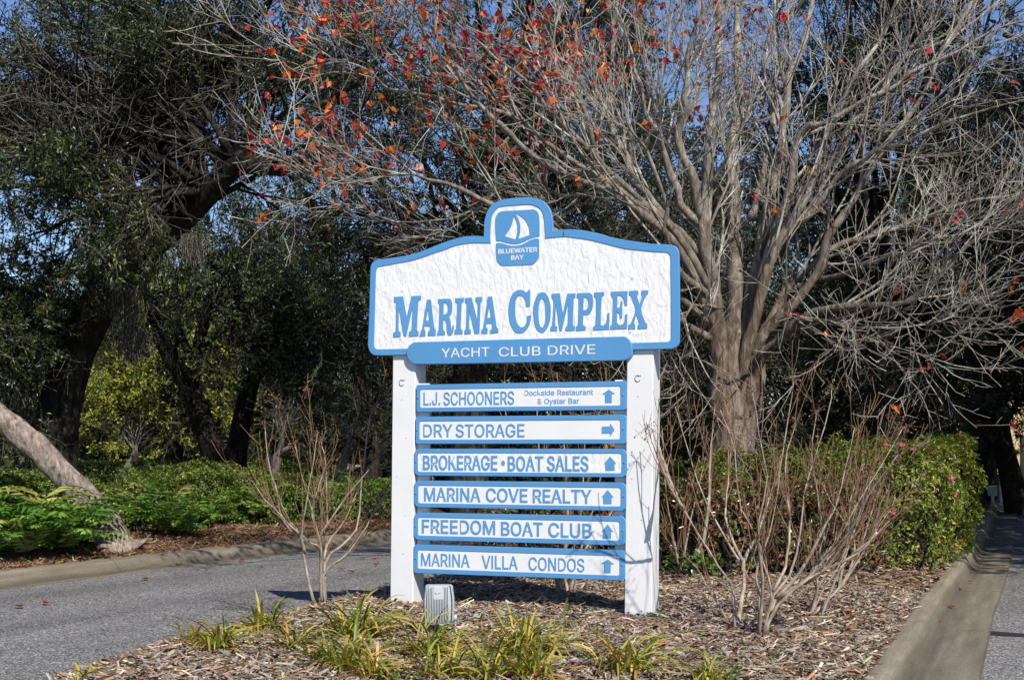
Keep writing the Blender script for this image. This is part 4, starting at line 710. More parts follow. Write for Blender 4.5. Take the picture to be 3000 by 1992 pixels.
oak('live_oak', 'broad green live oak standing behind the sign, its crown full of sky gaps',
    [base_z(at(1370, 1420, 27), -.2), at(1375, 1200, 27), at(1390, 950, 27), at(1440, 720, 26.6), at(1500, 480, 26)],
    [.45, .38, .34, .28, .18],
    tg((1000, 480, 24), (1100, 250, 24), (1180, 560, 23.5), (1250, 120, 25), (1300, 400, 23), (1350, 620, 24), (1420, 240, 24), (1500, 80, 25), (1540, 430, 23), (1600, 620, 24), (1660, 250, 24.5), (1750, 80, 26), (1780, 430, 25), (1850, 600, 26), (1900, 250, 27), (1060, 700, 24.5), (1200, 780, 24.5), (950, 620, 25.5), (1050, 30, 26), (1400, -120, 25), (1750, -140, 25), (1000, 860, 26), (1150, 930, 26), (1280, 860, 25), (1450, 760, 25), (1650, 420, 25), (1850, 120, 26), (1950, 420, 26.5), (1980, 30, 26), (1700, 540, 26), (1150, 400, 23.5), (1300, -520, 19), (1700, -520, 19), (2000, -460, 20), (1500, -350, 21)),
    22, n2=7, n3=6, n4=5, per=27, tstart=(.35, 1), gap=.40, cols=OAK[:4] + [(.10, .13, .035), (.13, .10, .04)])
oak('live_oak', 'dark live oak behind the clipped azalea hedge, trunk black in the shade',
    [base_z(at(2612, 1440, 22), -.1), at(2608, 1250, 22), at(2600, 1000, 22), at(2570, 780, 22), at(2530, 560, 22.4)],
    [.36, .30, .28, .25, .16],
    tg((2450, 620, 22.5), (2700, 300, 22), (2760, 560, 21), (2820, 120, 22), (2900, 420, 20.5), (2960, 700, 20.5), (2750, 830, 21.5), (3100, 250, 21), (3120, 560, 20), (2620, 80, 23), (2420, 280, 24.5), (2860, 930, 22.5), (3060, 900, 21.5), (2480, 900, 23), (2640, 980, 22), (2960, -100, 22), (2600, -140, 23), (2750, 1080, 23), (2950, 1090, 24), (2450, 60, 23), (2300, 180, 25), (2200, 420, 25), (2150, 80, 26), (2380, 500, 24), (2400, -450, 19.5), (2800, -450, 18.8), (3100, -450, 18.5), (2600, -300, 20), (2950, -300, 19)),
    23, n2=7, n3=6, n4=5, per=28, gap=.39, tstart=(.4, 1), bark='shaded_bark', cols=OAK[:4], probs=[5, 4, 2, 1])
oak('live_oak', 'slender dark live oak with a curved trunk in the middle of the left hedge',
    [base_z(at(632, 1410, 30), -.5), at(628, 1380, 30), at(612, 1290, 30), at(580, 1190, 30), at(540, 1110, 30), at(490, 1030, 30), at(452, 940, 30), at(430, 860, 29.5)],
    [.36, .30, .25, .235, .22, .19, .15, .09],
    tg((380, 760, 29), (480, 840, 28), (560, 700, 29), (650, 800, 28), (700, 640, 30), (760, 760, 29), (620, 930, 28), (820, 900, 29), (350, 920, 28.5), (520, 980, 28)),
    24, n2=7, n3=5, n4=4, per=22, bark='shaded_bark', leaf=(.085, .034), tstart=(.45, 1), cols=OAK[:5], probs=[5, 4, 2, 1, .6],
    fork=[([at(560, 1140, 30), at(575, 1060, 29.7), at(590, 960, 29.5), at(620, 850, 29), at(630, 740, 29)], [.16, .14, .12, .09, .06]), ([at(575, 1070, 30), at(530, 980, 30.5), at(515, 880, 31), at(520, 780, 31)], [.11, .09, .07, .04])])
oak('live_oak', 'dark live oak with a patch of sun on its straight trunk beside the curved one',
    [base_z(at(688, 1410, 31.5), -.5), at(690, 1370, 31.5), at(703, 1260, 31.5), at(722, 1170, 31.5), at(742, 1090, 31.5), at(775, 960, 31.5), at(800, 840, 31)],
    [.33, .27, .235, .225, .21, .17, .10],
    tg((820, 1010, 30), (900, 900, 29), (980, 1010, 29), (760, 800, 30), (1050, 1100, 29), (900, 1080, 28.5), (860, 700, 31), (1000, 800, 30), (1120, 960, 30), (740, 1000, 30)),
    25, n2=7, n3=6, n4=4, per=24, bark='shaded_bark', leaf=(.085, .034), tstart=(.5, 1), cols=OAK[:4], probs=[6, 4, 2, 1])
oak('live_oak', 'dark oak with a leaning trunk at the street bend before the cream house',
    [base_z(at(2990, 1500, 31), -.1), at(2975, 1450, 31), at(2955, 1370, 31), at(2935, 1280, 31), at(2925, 1150, 31)], [.36, .30, .25, .22, .16],
    tg((2850, 1120, 30), (2950, 1080, 30), (3050, 1120, 29), (2900, 980, 30), (3080, 980, 29.5), (2820, 1160, 31), (3010, 1180, 31), (2780, 1060, 30), (2700, 1100, 31), (2700, 960, 30)),
    26, n2=7, n3=6, n4=4, per=24, bark='shaded_bark', leaf=(.09, .036), tstart=(.6, 1), cols=OAK[:4], probs=[6, 4, 2, 1])
# woodland further back: three builds, copied
def copy_thing(e, loc, rz, sc, label, group=None):
    c = e.copy(); COL.objects.link(c); c.location = loc; c.rotation_euler = (0, 0, rz); c.scale = (sc, sc, sc); c['label'] = label
    if group: c['group'] = group
    for ch in list(e.children):
        d = ch.copy(); COL.objects.link(d); d.parent = c
        for g_ in list(ch.children):
            h = g_.copy(); COL.objects.link(h); h.parent = d
    return c
def backtree(seed, H, W, low, label, cols, probs, nt=22, per=20, loc=(0, 0, 0), leaf=(.13, .06), sc=1.0, rz=0):
    r = np.random.default_rng(seed); T = [(0, 0, -.3), (.1, .05, 1.2), (.25 * r.normal(), .2, 3), (.4 * r.normal(), .3, H * .45), (.5 * r.normal(), .4, H * .72)]
    tgts = []
    for k in range(nt):
        a = k * 2.399 + r.uniform(-.3, .3); z = low + (H - low) * ((k + .5) / nt); rr = W * math.sqrt(max(.08, 1 - ((z - low) / (H - low) - .35) ** 2 / .55)) * r.uniform(.55, 1)
        tgts.append((rr * math.cos(a), rr * math.sin(a), z))
    e = oak('woodland_oak', label, T, [.42, .34, .28, .22, .12], tgts, seed, leaf=leaf, n2=6, n3=5, n4=4, per=per, cols=cols, probs=probs, bark='shaded_bark', mat='leaf_far', spread=1.35, tstart=(.35, 1), gap=.34, twig_r=.008, group='oaks of the wood behind')
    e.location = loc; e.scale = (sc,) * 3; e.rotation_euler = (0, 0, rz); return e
def wl(px, Y, z=-.6): return ((px - CXP) / FPX * Y, Y, z)
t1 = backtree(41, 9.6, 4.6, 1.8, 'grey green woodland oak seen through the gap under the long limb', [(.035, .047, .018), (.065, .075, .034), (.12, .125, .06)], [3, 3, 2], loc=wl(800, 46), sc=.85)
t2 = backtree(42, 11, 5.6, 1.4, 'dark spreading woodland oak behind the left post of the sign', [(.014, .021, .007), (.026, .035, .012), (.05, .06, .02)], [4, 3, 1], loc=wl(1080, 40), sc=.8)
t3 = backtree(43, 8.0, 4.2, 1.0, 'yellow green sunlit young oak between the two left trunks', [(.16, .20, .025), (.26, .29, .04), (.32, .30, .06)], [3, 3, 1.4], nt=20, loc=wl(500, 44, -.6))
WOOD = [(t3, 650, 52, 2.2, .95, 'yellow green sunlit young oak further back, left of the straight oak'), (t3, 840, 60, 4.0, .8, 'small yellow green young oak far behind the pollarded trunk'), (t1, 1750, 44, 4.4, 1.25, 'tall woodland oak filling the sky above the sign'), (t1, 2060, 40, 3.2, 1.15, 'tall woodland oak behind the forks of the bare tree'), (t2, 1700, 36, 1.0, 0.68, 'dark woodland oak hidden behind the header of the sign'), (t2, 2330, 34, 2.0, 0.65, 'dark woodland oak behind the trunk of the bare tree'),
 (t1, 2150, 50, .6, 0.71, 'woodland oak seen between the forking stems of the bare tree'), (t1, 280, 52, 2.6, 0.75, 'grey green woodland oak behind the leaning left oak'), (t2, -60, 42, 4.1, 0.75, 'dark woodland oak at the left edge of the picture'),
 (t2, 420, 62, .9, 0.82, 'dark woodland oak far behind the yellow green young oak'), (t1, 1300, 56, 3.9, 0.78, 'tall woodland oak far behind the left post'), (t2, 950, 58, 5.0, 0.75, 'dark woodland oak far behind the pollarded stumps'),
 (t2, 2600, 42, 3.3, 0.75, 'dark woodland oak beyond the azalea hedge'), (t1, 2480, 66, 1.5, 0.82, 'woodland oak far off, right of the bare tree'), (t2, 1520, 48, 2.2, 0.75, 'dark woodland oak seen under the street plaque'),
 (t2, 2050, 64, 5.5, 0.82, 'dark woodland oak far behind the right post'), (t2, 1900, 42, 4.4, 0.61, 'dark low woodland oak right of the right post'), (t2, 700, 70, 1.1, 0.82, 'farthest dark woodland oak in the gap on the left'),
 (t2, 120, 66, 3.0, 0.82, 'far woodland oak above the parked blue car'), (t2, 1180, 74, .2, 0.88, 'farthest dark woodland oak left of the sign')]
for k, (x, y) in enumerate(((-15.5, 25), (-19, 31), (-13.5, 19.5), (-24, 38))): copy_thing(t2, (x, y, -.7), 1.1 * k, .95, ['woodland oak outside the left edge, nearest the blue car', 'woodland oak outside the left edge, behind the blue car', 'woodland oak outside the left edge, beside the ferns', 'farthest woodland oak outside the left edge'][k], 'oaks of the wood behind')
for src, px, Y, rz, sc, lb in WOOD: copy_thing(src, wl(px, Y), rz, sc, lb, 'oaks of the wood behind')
# oaks along the street on the right; those beyond the picture's edge shade the road
t4 = oak('live_oak', 'dark oak with a thick straight trunk at the bend of the shaded street', [(0, 0, -.1), (.02, 0, .8), (.1, 0, 1.9), (.0, .1, 3.2), (-.2, .2, 5)], [.46, .33, .27, .26, .2],
    [(2.6, .4, 4.6), (-2.4, 0, 4.4), (1.4, -2, 5.2), (-1.2, -2.2, 4.8), (.4, 2, 5.4), (3.2, -.8, 6.2), (-3, .6, 6.4), (0, -1, 7.6), (1.8, 1, 7.4), (-1.6, 1, 7.8)], 28, n2=7, n3=6, n4=4, per=24, bark='shaded_bark', leaf=(.09, .036), tstart=(.55, 1), cols=OAK[:4], probs=[6, 4, 2, 1])
t4.location = wl(2882, 35.5, -.05)
for src, loc, rz, sc, lb in ((t4, wl(2848, 33.8, -.05), 2.9, .8, 'thin dark oak at the street bend, just right of the hedge'),
    (t2, wl(3190, 30, -.05), .3, .95, 'dark oak at the right edge of the picture, overhanging the street'), (t2, (15.2, 22.5, 0), 2.2, .95, 'oak beside the street outside the right edge, shading the asphalt'),
    (t2, (10.8, 13.6, 0), 4.0, .64, 'smaller oak beside the street outside the right edge, shading the asphalt'), (t2, (11.6, 15.8, 0), 1.0, .82, 'second smaller oak outside the right edge, nearer the kerb'), (t2, (13.2, 19.4, 0), .4, .95, 'oak outside the right edge between the smaller ones and the bend'), (t2, (17.5, 29.0, 0), 3.4, .95, 'oak outside the right edge near the bend of the street')):
    copy_thing(src, loc, rz, sc, lb, 'oaks along the street')
# leaning trunk beside the ferns
rng = np.random.default_rng(8)
Yl = 16.2
b0 = hit(345, 1590, z_verge)
lt = empty('leaning_tree', tuple(b0), 'pale bare trunk leaning steeply left out of the ferns by the far kerb', 'tree')
pts = np.array([b0 + np.array([.10, .0, -.12]), b0 + np.array([-.02, 0, .05]), at(300, 1520, b0[1]), at(215, 1420, b0[1] - .1), at(110, 1315, b0[1] - .2), at(0, 1225, b0[1] - .3), at(-120, 1120, b0[1] - .5), at(-260, 960, b0[1] - .8), at(-380, 760, b0[1] - 1)])
Q, R = resample(pts, [.34, .245, .19, .175, .175, .17, .16, .14, .10], 40)
V, F = tubes((Q - b0)[None], R[None], 24); V = V.reshape(40, 24, 3); cc = V.mean(1, keepdims=True); a = np.arange(24) * 2 * np.pi / 24
fl_ = np.exp(-np.arange(40) / 3.0)[:, None]; V = cc + (V - cc) * (1 + .30 * fl_ * np.sin(3 * a + .6)[None] + .12 * fl_ * np.sin(7 * a) + .05 * np.sin(5 * a + np.arange(40)[:, None] * .2) + .35 * (vnoise((V + 40).reshape(-1, 3), .14).reshape(40, 24) - .5))[..., None]
obj('trunk', V.reshape(-1, 3), F, M['pale_bark'], lt, smooth=True)
LP = np.array([limb(Q[30] , q, .06, .012, rng)[0] for q in tg((-150, 600, 15.4), (-420, 500, 15), (-300, 300, 15.5))]); LR = np.array([np.linspace(.07, .015, 10)] * 3)
P2, R2 = ramify(LP, LR, 6, rng, (.6, 1.4), (.4, 1.1), .05, .14, 6, .2, .5, .008); P3, R3 = ramify(P2, R2, 6, rng, (.3, .7), (.4, 1.1), .05, .15, 4, .1, .6, .005)
b = MB()
for P, R_, s_ in ((LP, LR, 7), (P2, R2, 5), (P3, R3, 3)): b.add(*tubes(P - b0, R_, s_, False))
b.build('branches', M['lichen_twig'], lt)

# grey twiggy branchlets hanging in front of the left oak are dead lower limbs; moss hangs from it
for k, (px, py, Y, ln) in enumerate(((372, 850, 20.2, .75), (300, 830, 20.6, .5), (395, 980, 20.4, .45), (560, 700, 19.6, .4), (1120, 900, 25, .7))):
    p0 = at(px, py, Y); r = np.random.default_rng(90 + k); n = 130
    st = r.normal(0, .10, (n, 3)) * np.array([1, 1, .5]); L_ = ln * r.uniform(.35, 1, n); m = 6; t = np.linspace(0, 1, m)
    P = st[:, None] + np.stack([np.zeros((n, m)), np.zeros((n, m)), -t[None] * L_[:, None]], -1) + np.cumsum(r.normal(0, .018, (n, m, 3)), 1)
    V, F = tubes(P, np.full((n, m), .006), 3, False)
    tag(obj('spanish_moss', V, F, M['oak_twig'], loc=tuple(p0)), ['long grey beard of moss hanging under the left oak', 'short moss tuft left of the long grey beard', 'moss tuft below the long grey beard', 'small moss tuft near the bend of the long limb', 'moss beard hanging left of the sign'][k], 'moss', 'moss on the oaks')

# pollarded pale stumps behind the left hedge
for px, py, pt, Y, lb, fk in ((798, 1420, 1282, 27, 'pale pollarded trunk with one stub to the right behind the left hedge', (850, 1308)), (995, 1420, 1288, 29, 'pale pollarded trunk with short stubs nearer the sign', (1025, 1300)), (368, 1420, 1310, 29, 'short pale stump with a broken fork behind the leaning trunk', (392, 1318))):
    base = at(px, py, Y); base[2] = -.4
    e = empty('pollarded_tree', tuple(base), lb, 'tree', 'pollarded trunks behind the hedge')
    b = MB(); r = np.random.default_rng(px)
    b.tube(np.array([base, at(px + 2, py - 40, Y), at(px + 10, (py + pt) / 2, Y), at(px + 24, pt + 30, Y), at(px + 30, pt, Y)]) - base, [.17, .14, .11, .075, .05], 12)
    b.tube(np.array([at(px + 12, (py + pt) / 2 - 8, Y), at(px + 30, pt + 38, Y - .1), at(*fk, Y - .2)]) - base, [.07, .055, .03], 9)
    b.build('trunk', M['pale_bark'], e, smooth=True)
    LPp = np.array([limb(at(px + 28, pt + 10, Y), at(px + 28 + r.uniform(-70, 70), pt - r.uniform(40, 110), Y + r.uniform(-.5, .5)), .03, .006, r)[0] for _ in range(5)]); LRp = np.array([np.linspace(.025, .006, 10)] * 5)
    P2, R2 = ramify(LPp, LRp, 7, r, (.3, .8), (.4, 1.1), .05, .16, 5, .1, .5, .006); b = MB(); b.add(*tubes(LPp - base, LRp, 5, False)); b.add(*tubes(P2 - base, R2, 3, False)); b.build('twigs', M['lichen_twig'], e)

# ------------------------------------------------------------------ hedges and shrubs
def leaf_cloud(name, P, N, rng, size, cols, probs, mat, parent, root, jit=.05, up=.4, hexa=True, whorl=5, flat=.5):
    """whorls of leaves at surface points P with outward normals N"""
    n0 = len(P); ix = np.repeat(np.arange(n0), whorl); n = len(ix)
    ax = unit(N[ix] + rng.normal(0, .35, (n0, 3))[ix] + np.array([0, 0, up])); v = rng.normal(size=(n, 3)); side = unit(v - (v * ax).sum(1, keepdims=True) * ax)
    d = unit(side + ax * rng.uniform(.1, 1.0, (n, 1))); nr = unit(ax - (ax * d).sum(1, keepdims=True) * d + rng.normal(0, .3, (n, 3)))
    p = P[ix] + rng.normal(0, jit * .3, (n, 3))
    ln = size[0] * np.exp(rng.normal(0, .25, n)); wd = size[1] * np.exp(rng.normal(0, .2, n))
    V, F = (leaf_hex if hexa else leaf_quads)(p - root, d, nr, ln, wd)
    c = pick(rng, n, cols, probs, .18) * np.repeat(np.exp(rng.normal(0, .18, (n0, 1))), whorl, 0)
    return obj(name, V, F, M[mat], parent, col=np.repeat(c, 6 if hexa else 4, 0))
def hedge_points(foot, z0f, ztop, n, rng, inset=.0, round_=.35, rough=.16, ncell=.5):
    """points and outward normals over the sides and top of a hedge with outline foot (closed polygon)"""
    foot = np.array(foot, float); k = len(foot); e = np.roll(foot, -1, 0) - foot; L = np.linalg.norm(e, axis=1); per = L.sum()
    ar = .5 * abs(np.sum(foot[:, 0] * np.roll(foot[:, 1], -1) - np.roll(foot[:, 0], -1) * foot[:, 1])); hz = ztop - .2
    ns = int(n * per * hz / (per * hz + ar)); i = rng.choice(k, ns, p=L / per); t = rng.random(ns)[:, None]
    q = foot[i] + e[i] * t; nn = np.stack([e[i, 1], -e[i, 0]], -1) / L[i][:, None]
    cen = foot.mean(0); sgn = np.sign(((q - cen) * nn).sum(1, keepdims=True)); nn = nn * sgn
    z = rng.random(ns) ** .85; zb = z0f(q[:, 0], q[:, 1]); zz = zb + .06 + (ztop - zb - .06) * z
    rr = np.clip((z - (1 - round_)) / round_, 0, 1); q = q - nn * (rr ** 2 * .32)[:, None]
    N = np.concatenate([nn * (1 - rr * .6)[:, None], (rr * .9)[:, None]], 1); Ps = np.concatenate([q, zz[:, None]], 1)
    nt = n - ns; lo, hi = foot.min(0), foot.max(0); T = []
    while len(T) < nt:
        c = lo + (hi - lo) * rng.random((nt * 3, 2)); a = foot; b_ = np.roll(foot, -1, 0); ins = np.zeros(len(c), bool)
        for j in range(k):
            cond = (a[j, 1] > c[:, 1]) != (b_[j, 1] > c[:, 1]); xx = (b_[j, 0] - a[j, 0]) * (c[:, 1] - a[j, 1]) / (b_[j, 1] - a[j, 1] + 1e-9) + a[j, 0]; ins ^= cond & (c[:, 0] < xx)
        T.extend(c[ins].tolist())
    T = np.array(T[:nt]); Pt = np.concatenate([T, np.full((nt, 1), ztop)], 1); Nt = np.tile([0, 0, 1.], (nt, 1))
    P = np.concatenate([Ps, Pt]); N = unit(np.concatenate([N, Nt]))
    P = P + N * ((vnoise(P + 40, ncell) - .6) * rough * 2 + (vnoise(P + 80, .16) - .5) * rough * .7 - rng.exponential(.035, len(P)))[:, None]
    return P, N
AZ = [(.09, .15, .024), (.17, .22, .033), (.28, .29, .045), (.40, .36, .07), (.05, .09, .018), (.42, .26, .03)]
AZP = [4, 4, 2.4, 1.3, 3, .4]
def shrub(name, label, cat, foot, zf, ztop, n, seed, size, cols, probs, mat, group=None, rough=.16, whorl=5, stems=40, core=(.02, .018, .012), gapn=0, hexa=True):
    r = np.random.default_rng(seed); foot = np.array(foot, float); cen = foot.mean(0); root = np.array([cen[0], cen[1], float(zf(cen[0], cen[1]))])
    e = empty(name, tuple(root), label, cat, group)
    P, N = hedge_points(foot, zf, ztop, n, r, rough=rough)
    if gapn: k = vnoise(P + 11, .22) > gapn; P, N = P[k], N[k]
    leaf_cloud('foliage', P, N, r, size, cols, probs, mat, e, root, whorl=whorl, hexa=hexa)
    # inner stems, visible between the leaves
    s0 = cen + (foot[r.integers(0, len(foot), stems)] - cen) * r.uniform(.2, .85, (stems, 1)) + r.normal(0, .1, (stems, 2)); zb = zf(s0[:, 0], s0[:, 1])
    m = 6; t = np.linspace(0, 1, m); PP = np.zeros((stems, m, 3)); PP[:, :, 0] = s0[:, :1]; PP[:, :, 1] = s0[:, 1:]; PP[:, :, 2] = zb[:, None] - .03 + (ztop - zb)[:, None] * .74 * t
    PP += np.cumsum(r.normal(0, .05, (stems, m, 3)), 1); RR = np.linspace(.014, .005, m)[None].repeat(stems, 0)
    P2, R2 = ramify(PP, RR, 7, r, (.15, .4), (.5, 1.3), .05, .15, 4, .1, .7, .004)
    b = MB(); b.add(*tubes(PP - root, RR, 5, False)); b.add(*tubes(P2 - root, R2, 3, False)); b.build('stems', M['oak_bark'], e)
    return e, P, N, root, r
# clipped azalea hedge along the kerb, with its pink flowers
def hz(x, y): return z_island(x, y)
foot = [(2.35, 15.2), (2.9, 15.3), (3.6, 15.0), (4.2, 14.5), (4.75, 14.6), (5.12, 15.2), (5.75, 16.5), (6.55, 18.3), (5.6, 19.3), (3.8, 18.9), (3.0, 17.9), (2.7, 16.6)]
e, P, N, root, r = shrub('azalea_hedge', 'rounded clipped azalea hedge with yellowing leaves and pink flowers beside the kerb', 'hedge', foot, hz, 1.56, 9500, 51, (.052, .021), AZ, AZP, 'hedge_leaf', rough=.25, whorl=6, stems=60, gapn=.30)
for px, py in ((2582, 1308), (2633, 1311), (2645, 1323), (2677, 1325), (2610, 1500), (2790, 1393), (2778, 1417), (2785, 1456)):
    ppx = CXP + FPX * P[:, 0] / P[:, 1]; ppy = HZP - FPX * (P[:, 2] - EYE) / P[:, 1]
    dd = (ppx - px) ** 2 + (ppy - py) ** 2; cand = np.where(dd < 40 ** 2)[0]; j = cand[np.argmin(P[cand, 1] + dd[cand] * 1e-3)] if len(cand) else np.argmin(dd)
    n = 12; a = np.arange(n) * 2 * np.pi / 6; ax = unit((N[j] + np.array([0, -.6, .1]))[None])[0]; u1 = unit(np.cross(ax, [0, 0, 1.])[None])[0]; u2 = np.cross(ax, u1)
    d = unit((np.cos(a)[:, None] * u1 + np.sin(a)[:, None] * u2) * np.where(np.arange(n) < 6, 1, .6)[:, None] + ax * .55 + r.normal(0, .2, (n, 3)))
    V, F = leaf_hex(np.repeat((P[j] + N[j] * .05 - root)[None], n, 0), d, unit(np.repeat(ax[None], n, 0) + r.normal(0, .2, (n, 3))), r.uniform(.03, .045, n), r.uniform(.024, .032, n))
    obj('blossom', V, F, M['petal'], e, col=np.repeat(pick(r, n, [(.62, .11, .26), (.70, .22, .36)], [2, 1], .1), 6, 0))
shrub('azalea_hedge', 'clipped azalea hedge running behind the trunk of the bare tree', 'hedge', [(1.75, 17.6), (2.3, 17.5), (2.95, 17.6), (3.2, 18.4), (3.2, 19.6), (2.3, 19.4), (1.6, 18.6)], hz, 1.38, 2600, 52, (.05, .02), AZ, AZP, 'hedge_leaf', whorl=6, gapn=.2)
RD = [(.07, .11, .022), (.14, .17, .04), (.17, .06, .035), (.26, .06, .04), (.11, .07, .035), (.27, .24, .06)]
for k, (px, Y, w_, d_, h, lb, pr, sd) in enumerate(((1985, 14.3, .42, .5, .92, 'low dark shrub with red tinged leaves right behind the right post', [3, 2, 2, 1, 3, .4], 61), (2140, 13.9, .5, .55, 1.0, 'reddish low shrub in front of the bare trunk', [2, 2, 3, 2, 3, .6], 62),
        (2310, 13.9, .5, .55, 1.0, 'low shrub with green and dark red leaves behind the bare crape stems', [3, 2, 2, 1.5, 3, .5], 63), (2450, 14.3, .42, .5, .86, 'low reddish shrub against the left end of the clipped hedge', [2, 2, 3, 2, 3, .5], 64))):
    x = (px - CXP) / FPX * Y; aa = np.linspace(0, 2 * np.pi, 11)[:-1]
    shrub('low_shrub', lb, 'shrub', [(x + w_ * math.cos(t), Y + d_ * math.sin(t)) for t in aa], hz, h + .22, 1500, sd, (.046, .026), RD, pr, 'gloss_leaf', 'low shrubs behind the sign', rough=.2, whorl=4, stems=40, gapn=.36)
for k, (px, py, sd) in enumerate(((1990, 1685, 71), (2060, 1690, 72), (1660, 1690, 73))):
    q = hit(px, py); aa = np.linspace(0, 2 * np.pi, 9)[:-1]
    shrub('seedling', ['small bright green leafy seedling beside the right post', 'second small green seedling right of the post', 'tiny green seedling in the shade behind the boards'][k], 'plant', [(q[0] + .16 * math.cos(t), q[1] + .13 * math.sin(t)) for t in aa], hz, q[2] + .2, 26, sd, (.075, .042), [(.06, .13, .02), (.10, .19, .03)], [2, 1], 'gloss_leaf', 'seedlings in the mulch', rough=.05, whorl=4, stems=5)
# behind the sign, low red leaved cover
for px, Y, sd, lb in ((1480, 15.6, 81, 'dark low shrub seen between the lower boards on their left'), (1650, 15.2, 82, 'red and green low shrub seen between the lower boards'), (1800, 14.8, 83, 'red and green low shrub just left of the right post')):
    x = (px - CXP) / FPX * Y; aa = np.linspace(0, 2 * np.pi, 11)[:-1]
    shrub('low_shrub', lb, 'shrub', [(x + .42 * math.cos(t), Y + .4 * math.sin(t)) for t in aa], hz, 1.02, 1000, sd, (.046, .026), RD, [2, 2, 3, 2, 3, .5], 'gloss_leaf', 'low shrubs behind the sign', rough=.18, whorl=4, stems=26, gapn=.36)
# hedge of loose shrubs behind the ferns on the far side of the road
HG = [(.09, .15, .022), (.16, .22, .032), (.25, .28, .055), (.05, .09, .018), (.30, .27, .07)]
for k, (px0, px1, Y, top, lb) in enumerate(((-160, 40, 18.2, 1388, 'leafy green shrub at the left edge behind the ferns'), (40, 220, 18.6, 1400, 'leafy green shrub just left of the leaning trunk'), (270, 460, 20.5, 1400, 'leafy green shrub just right of the leaning trunk'), (450, 640, 21.4, 1390, 'yellow green hedge shrub under the curved oak'),
        (630, 820, 22.3, 1395, 'leafy hedge shrub behind the fern bank, under the straight oak'), (800, 980, 23.2, 1412, 'leafy hedge shrub behind the bare crape myrtle'), (960, 1170, 24.2, 1428, 'darker hedge shrub beside the left post of the sign'))):
    x0, x1 = (px0 - CXP) / FPX * Y, (px1 - CXP) / FPX * Y; ztop = EYE - (top - HZP) / FPX * Y; sk = .55
    foot = [(x0, Y - .1 - .2), (x0 * .5 + x1 * .5, Y - .35), (x1, Y + (x1 - x0) * sk * .2), (x1 + .5, Y + 1.3), (x0 * .5 + x1 * .5 + .3, Y + 1.5), (x0 + .2, Y + 1.2)]
    shrub('hedge_shrub', lb, 'shrub', foot, lambda x, y: z_verge(x, y) * 0 + .2, ztop, 1700, 100 + k, (.05, .022), HG, [3, 3, 1.4, 3, .6], 'hedge_leaf', 'loose hedge behind the ferns', rough=.26, whorl=6, gapn=.25)
# ferns: four builds, copied along the kerb
FN = [(.055, .14, .018), (.095, .20, .026), (.17, .28, .045), (.26, .29, .07)]
def fern_mesh(seed, nf=22, L=.82):
    r = np.random.default_rng(seed); Vs, Fs, Cs, n0 = [], [], [], 0; b = MB()
    for f in range(nf):
        az = f * 2.399 + r.uniform(-.3, .3); ln = L * r.uniform(.65, 1.1); el = r.uniform(.75, 1.5); m = 16; t = np.linspace(0, 1, m)
        e_ = el - t ** 1.4 * (el + r.uniform(.1, .6)); st = ln / (m - 1); hx = np.cumsum(np.cos(e_)) * st; hzv = np.cumsum(np.sin(e_)) * st
        tw = az + .25 * t * r.normal(); R_ = np.stack([hx * np.cos(tw), hx * np.sin(tw), hzv], -1); b.tube(R_, np.linspace(.0035, .001, m), 3)
        T = unit(np.gradient(R_, axis=0)); sd = unit(np.cross(T, [0, 0, 1.])); nn = np.cross(sd, T); col = pick(r, 1, FN, [3, 3, 2, 1], .15)[0]
        for sg in (-1, 1):
            k = np.arange(2, m); ll = .15 * np.sin(np.pi * (k / m * .78 + .2)) * r.uniform(.85, 1.1, len(k)) * ln / .7
            d = unit(sd[k] * sg + T[k] * .55 + nn[k] * r.uniform(-.15, .25, (len(k), 1)))
            V, F = leaf_hex(R_[k], d, unit(nn[k] + r.normal(0, .15, (len(k), 3))), ll, .034 * np.ones(len(k)), .1, .25, (.25, .6))
            Vs.append(V); Fs.append(F + n0); n0 += len(V); Cs.append(np.repeat((col * np.exp(r.normal(0, .12, (len(k), 1)))), 6, 0))
    return mesh_data('fern_fronds', np.concatenate(Vs), np.concatenate(Fs), M['gloss_leaf'], np.concatenate(Cs))
FM = [fern_mesh(200 + k) for k in range(5)]
fr = np.random.default_rng(77)
left = [(20, 1650), (95, 1655), (165, 1640), (225, 1600), (250, 1560), (10, 1590), (90, 1590), (170, 1560), (20, 1530), (110, 1525), (200, 1505), (-40, 1620), (60, 1480), (150, 1470), (270, 1520), (-30, 1660), (130, 1620), (55, 1640), (200, 1620), (300, 1545), (-20, 1500), (110, 1560)]
right = [(420, 1560), (480, 1582), (545, 1570), (610, 1562), (680, 1548), (745, 1548), (810, 1540), (870, 1530), (930, 1522), (990, 1515), (1050, 1508), (1110, 1500), (450, 1520), (520, 1520), (590, 1510), (660, 1505), (730, 1500), (800, 1492), (870, 1490), (940, 1480), (1010, 1475), (385, 1530), (1075, 1470), (700, 1475), (560, 1485), (430, 1500), (500, 1465), (620, 1470), (770, 1465), (860, 1460), (950, 1450), (1030, 1450), (640, 1530), (760, 1525), (900, 1505)]
for grp, lb in ((left, 'glossy dark fern in the bank left of the leaning trunk'), (right, 'glossy dark fern in the bank right of the leaning trunk')):
    for px, py in grp:
        q = hit(px, py - 14, z_verge); o = bpy.data.objects.new('fern', FM[fr.integers(0, 5)]); o.location = tuple(q - np.array([0, 0, .01])); o.rotation_euler = (fr.normal(0, .08), fr.normal(0, .08), fr.uniform(0, 6.28)); s = fr.uniform(1.05, 1.4) * (1.15 if grp is left else 1); o.scale = (s, s, s * fr.uniform(.9, 1.15)); link(o)
        tag(o, lb, 'fern', 'ferns ' + lb[22:])

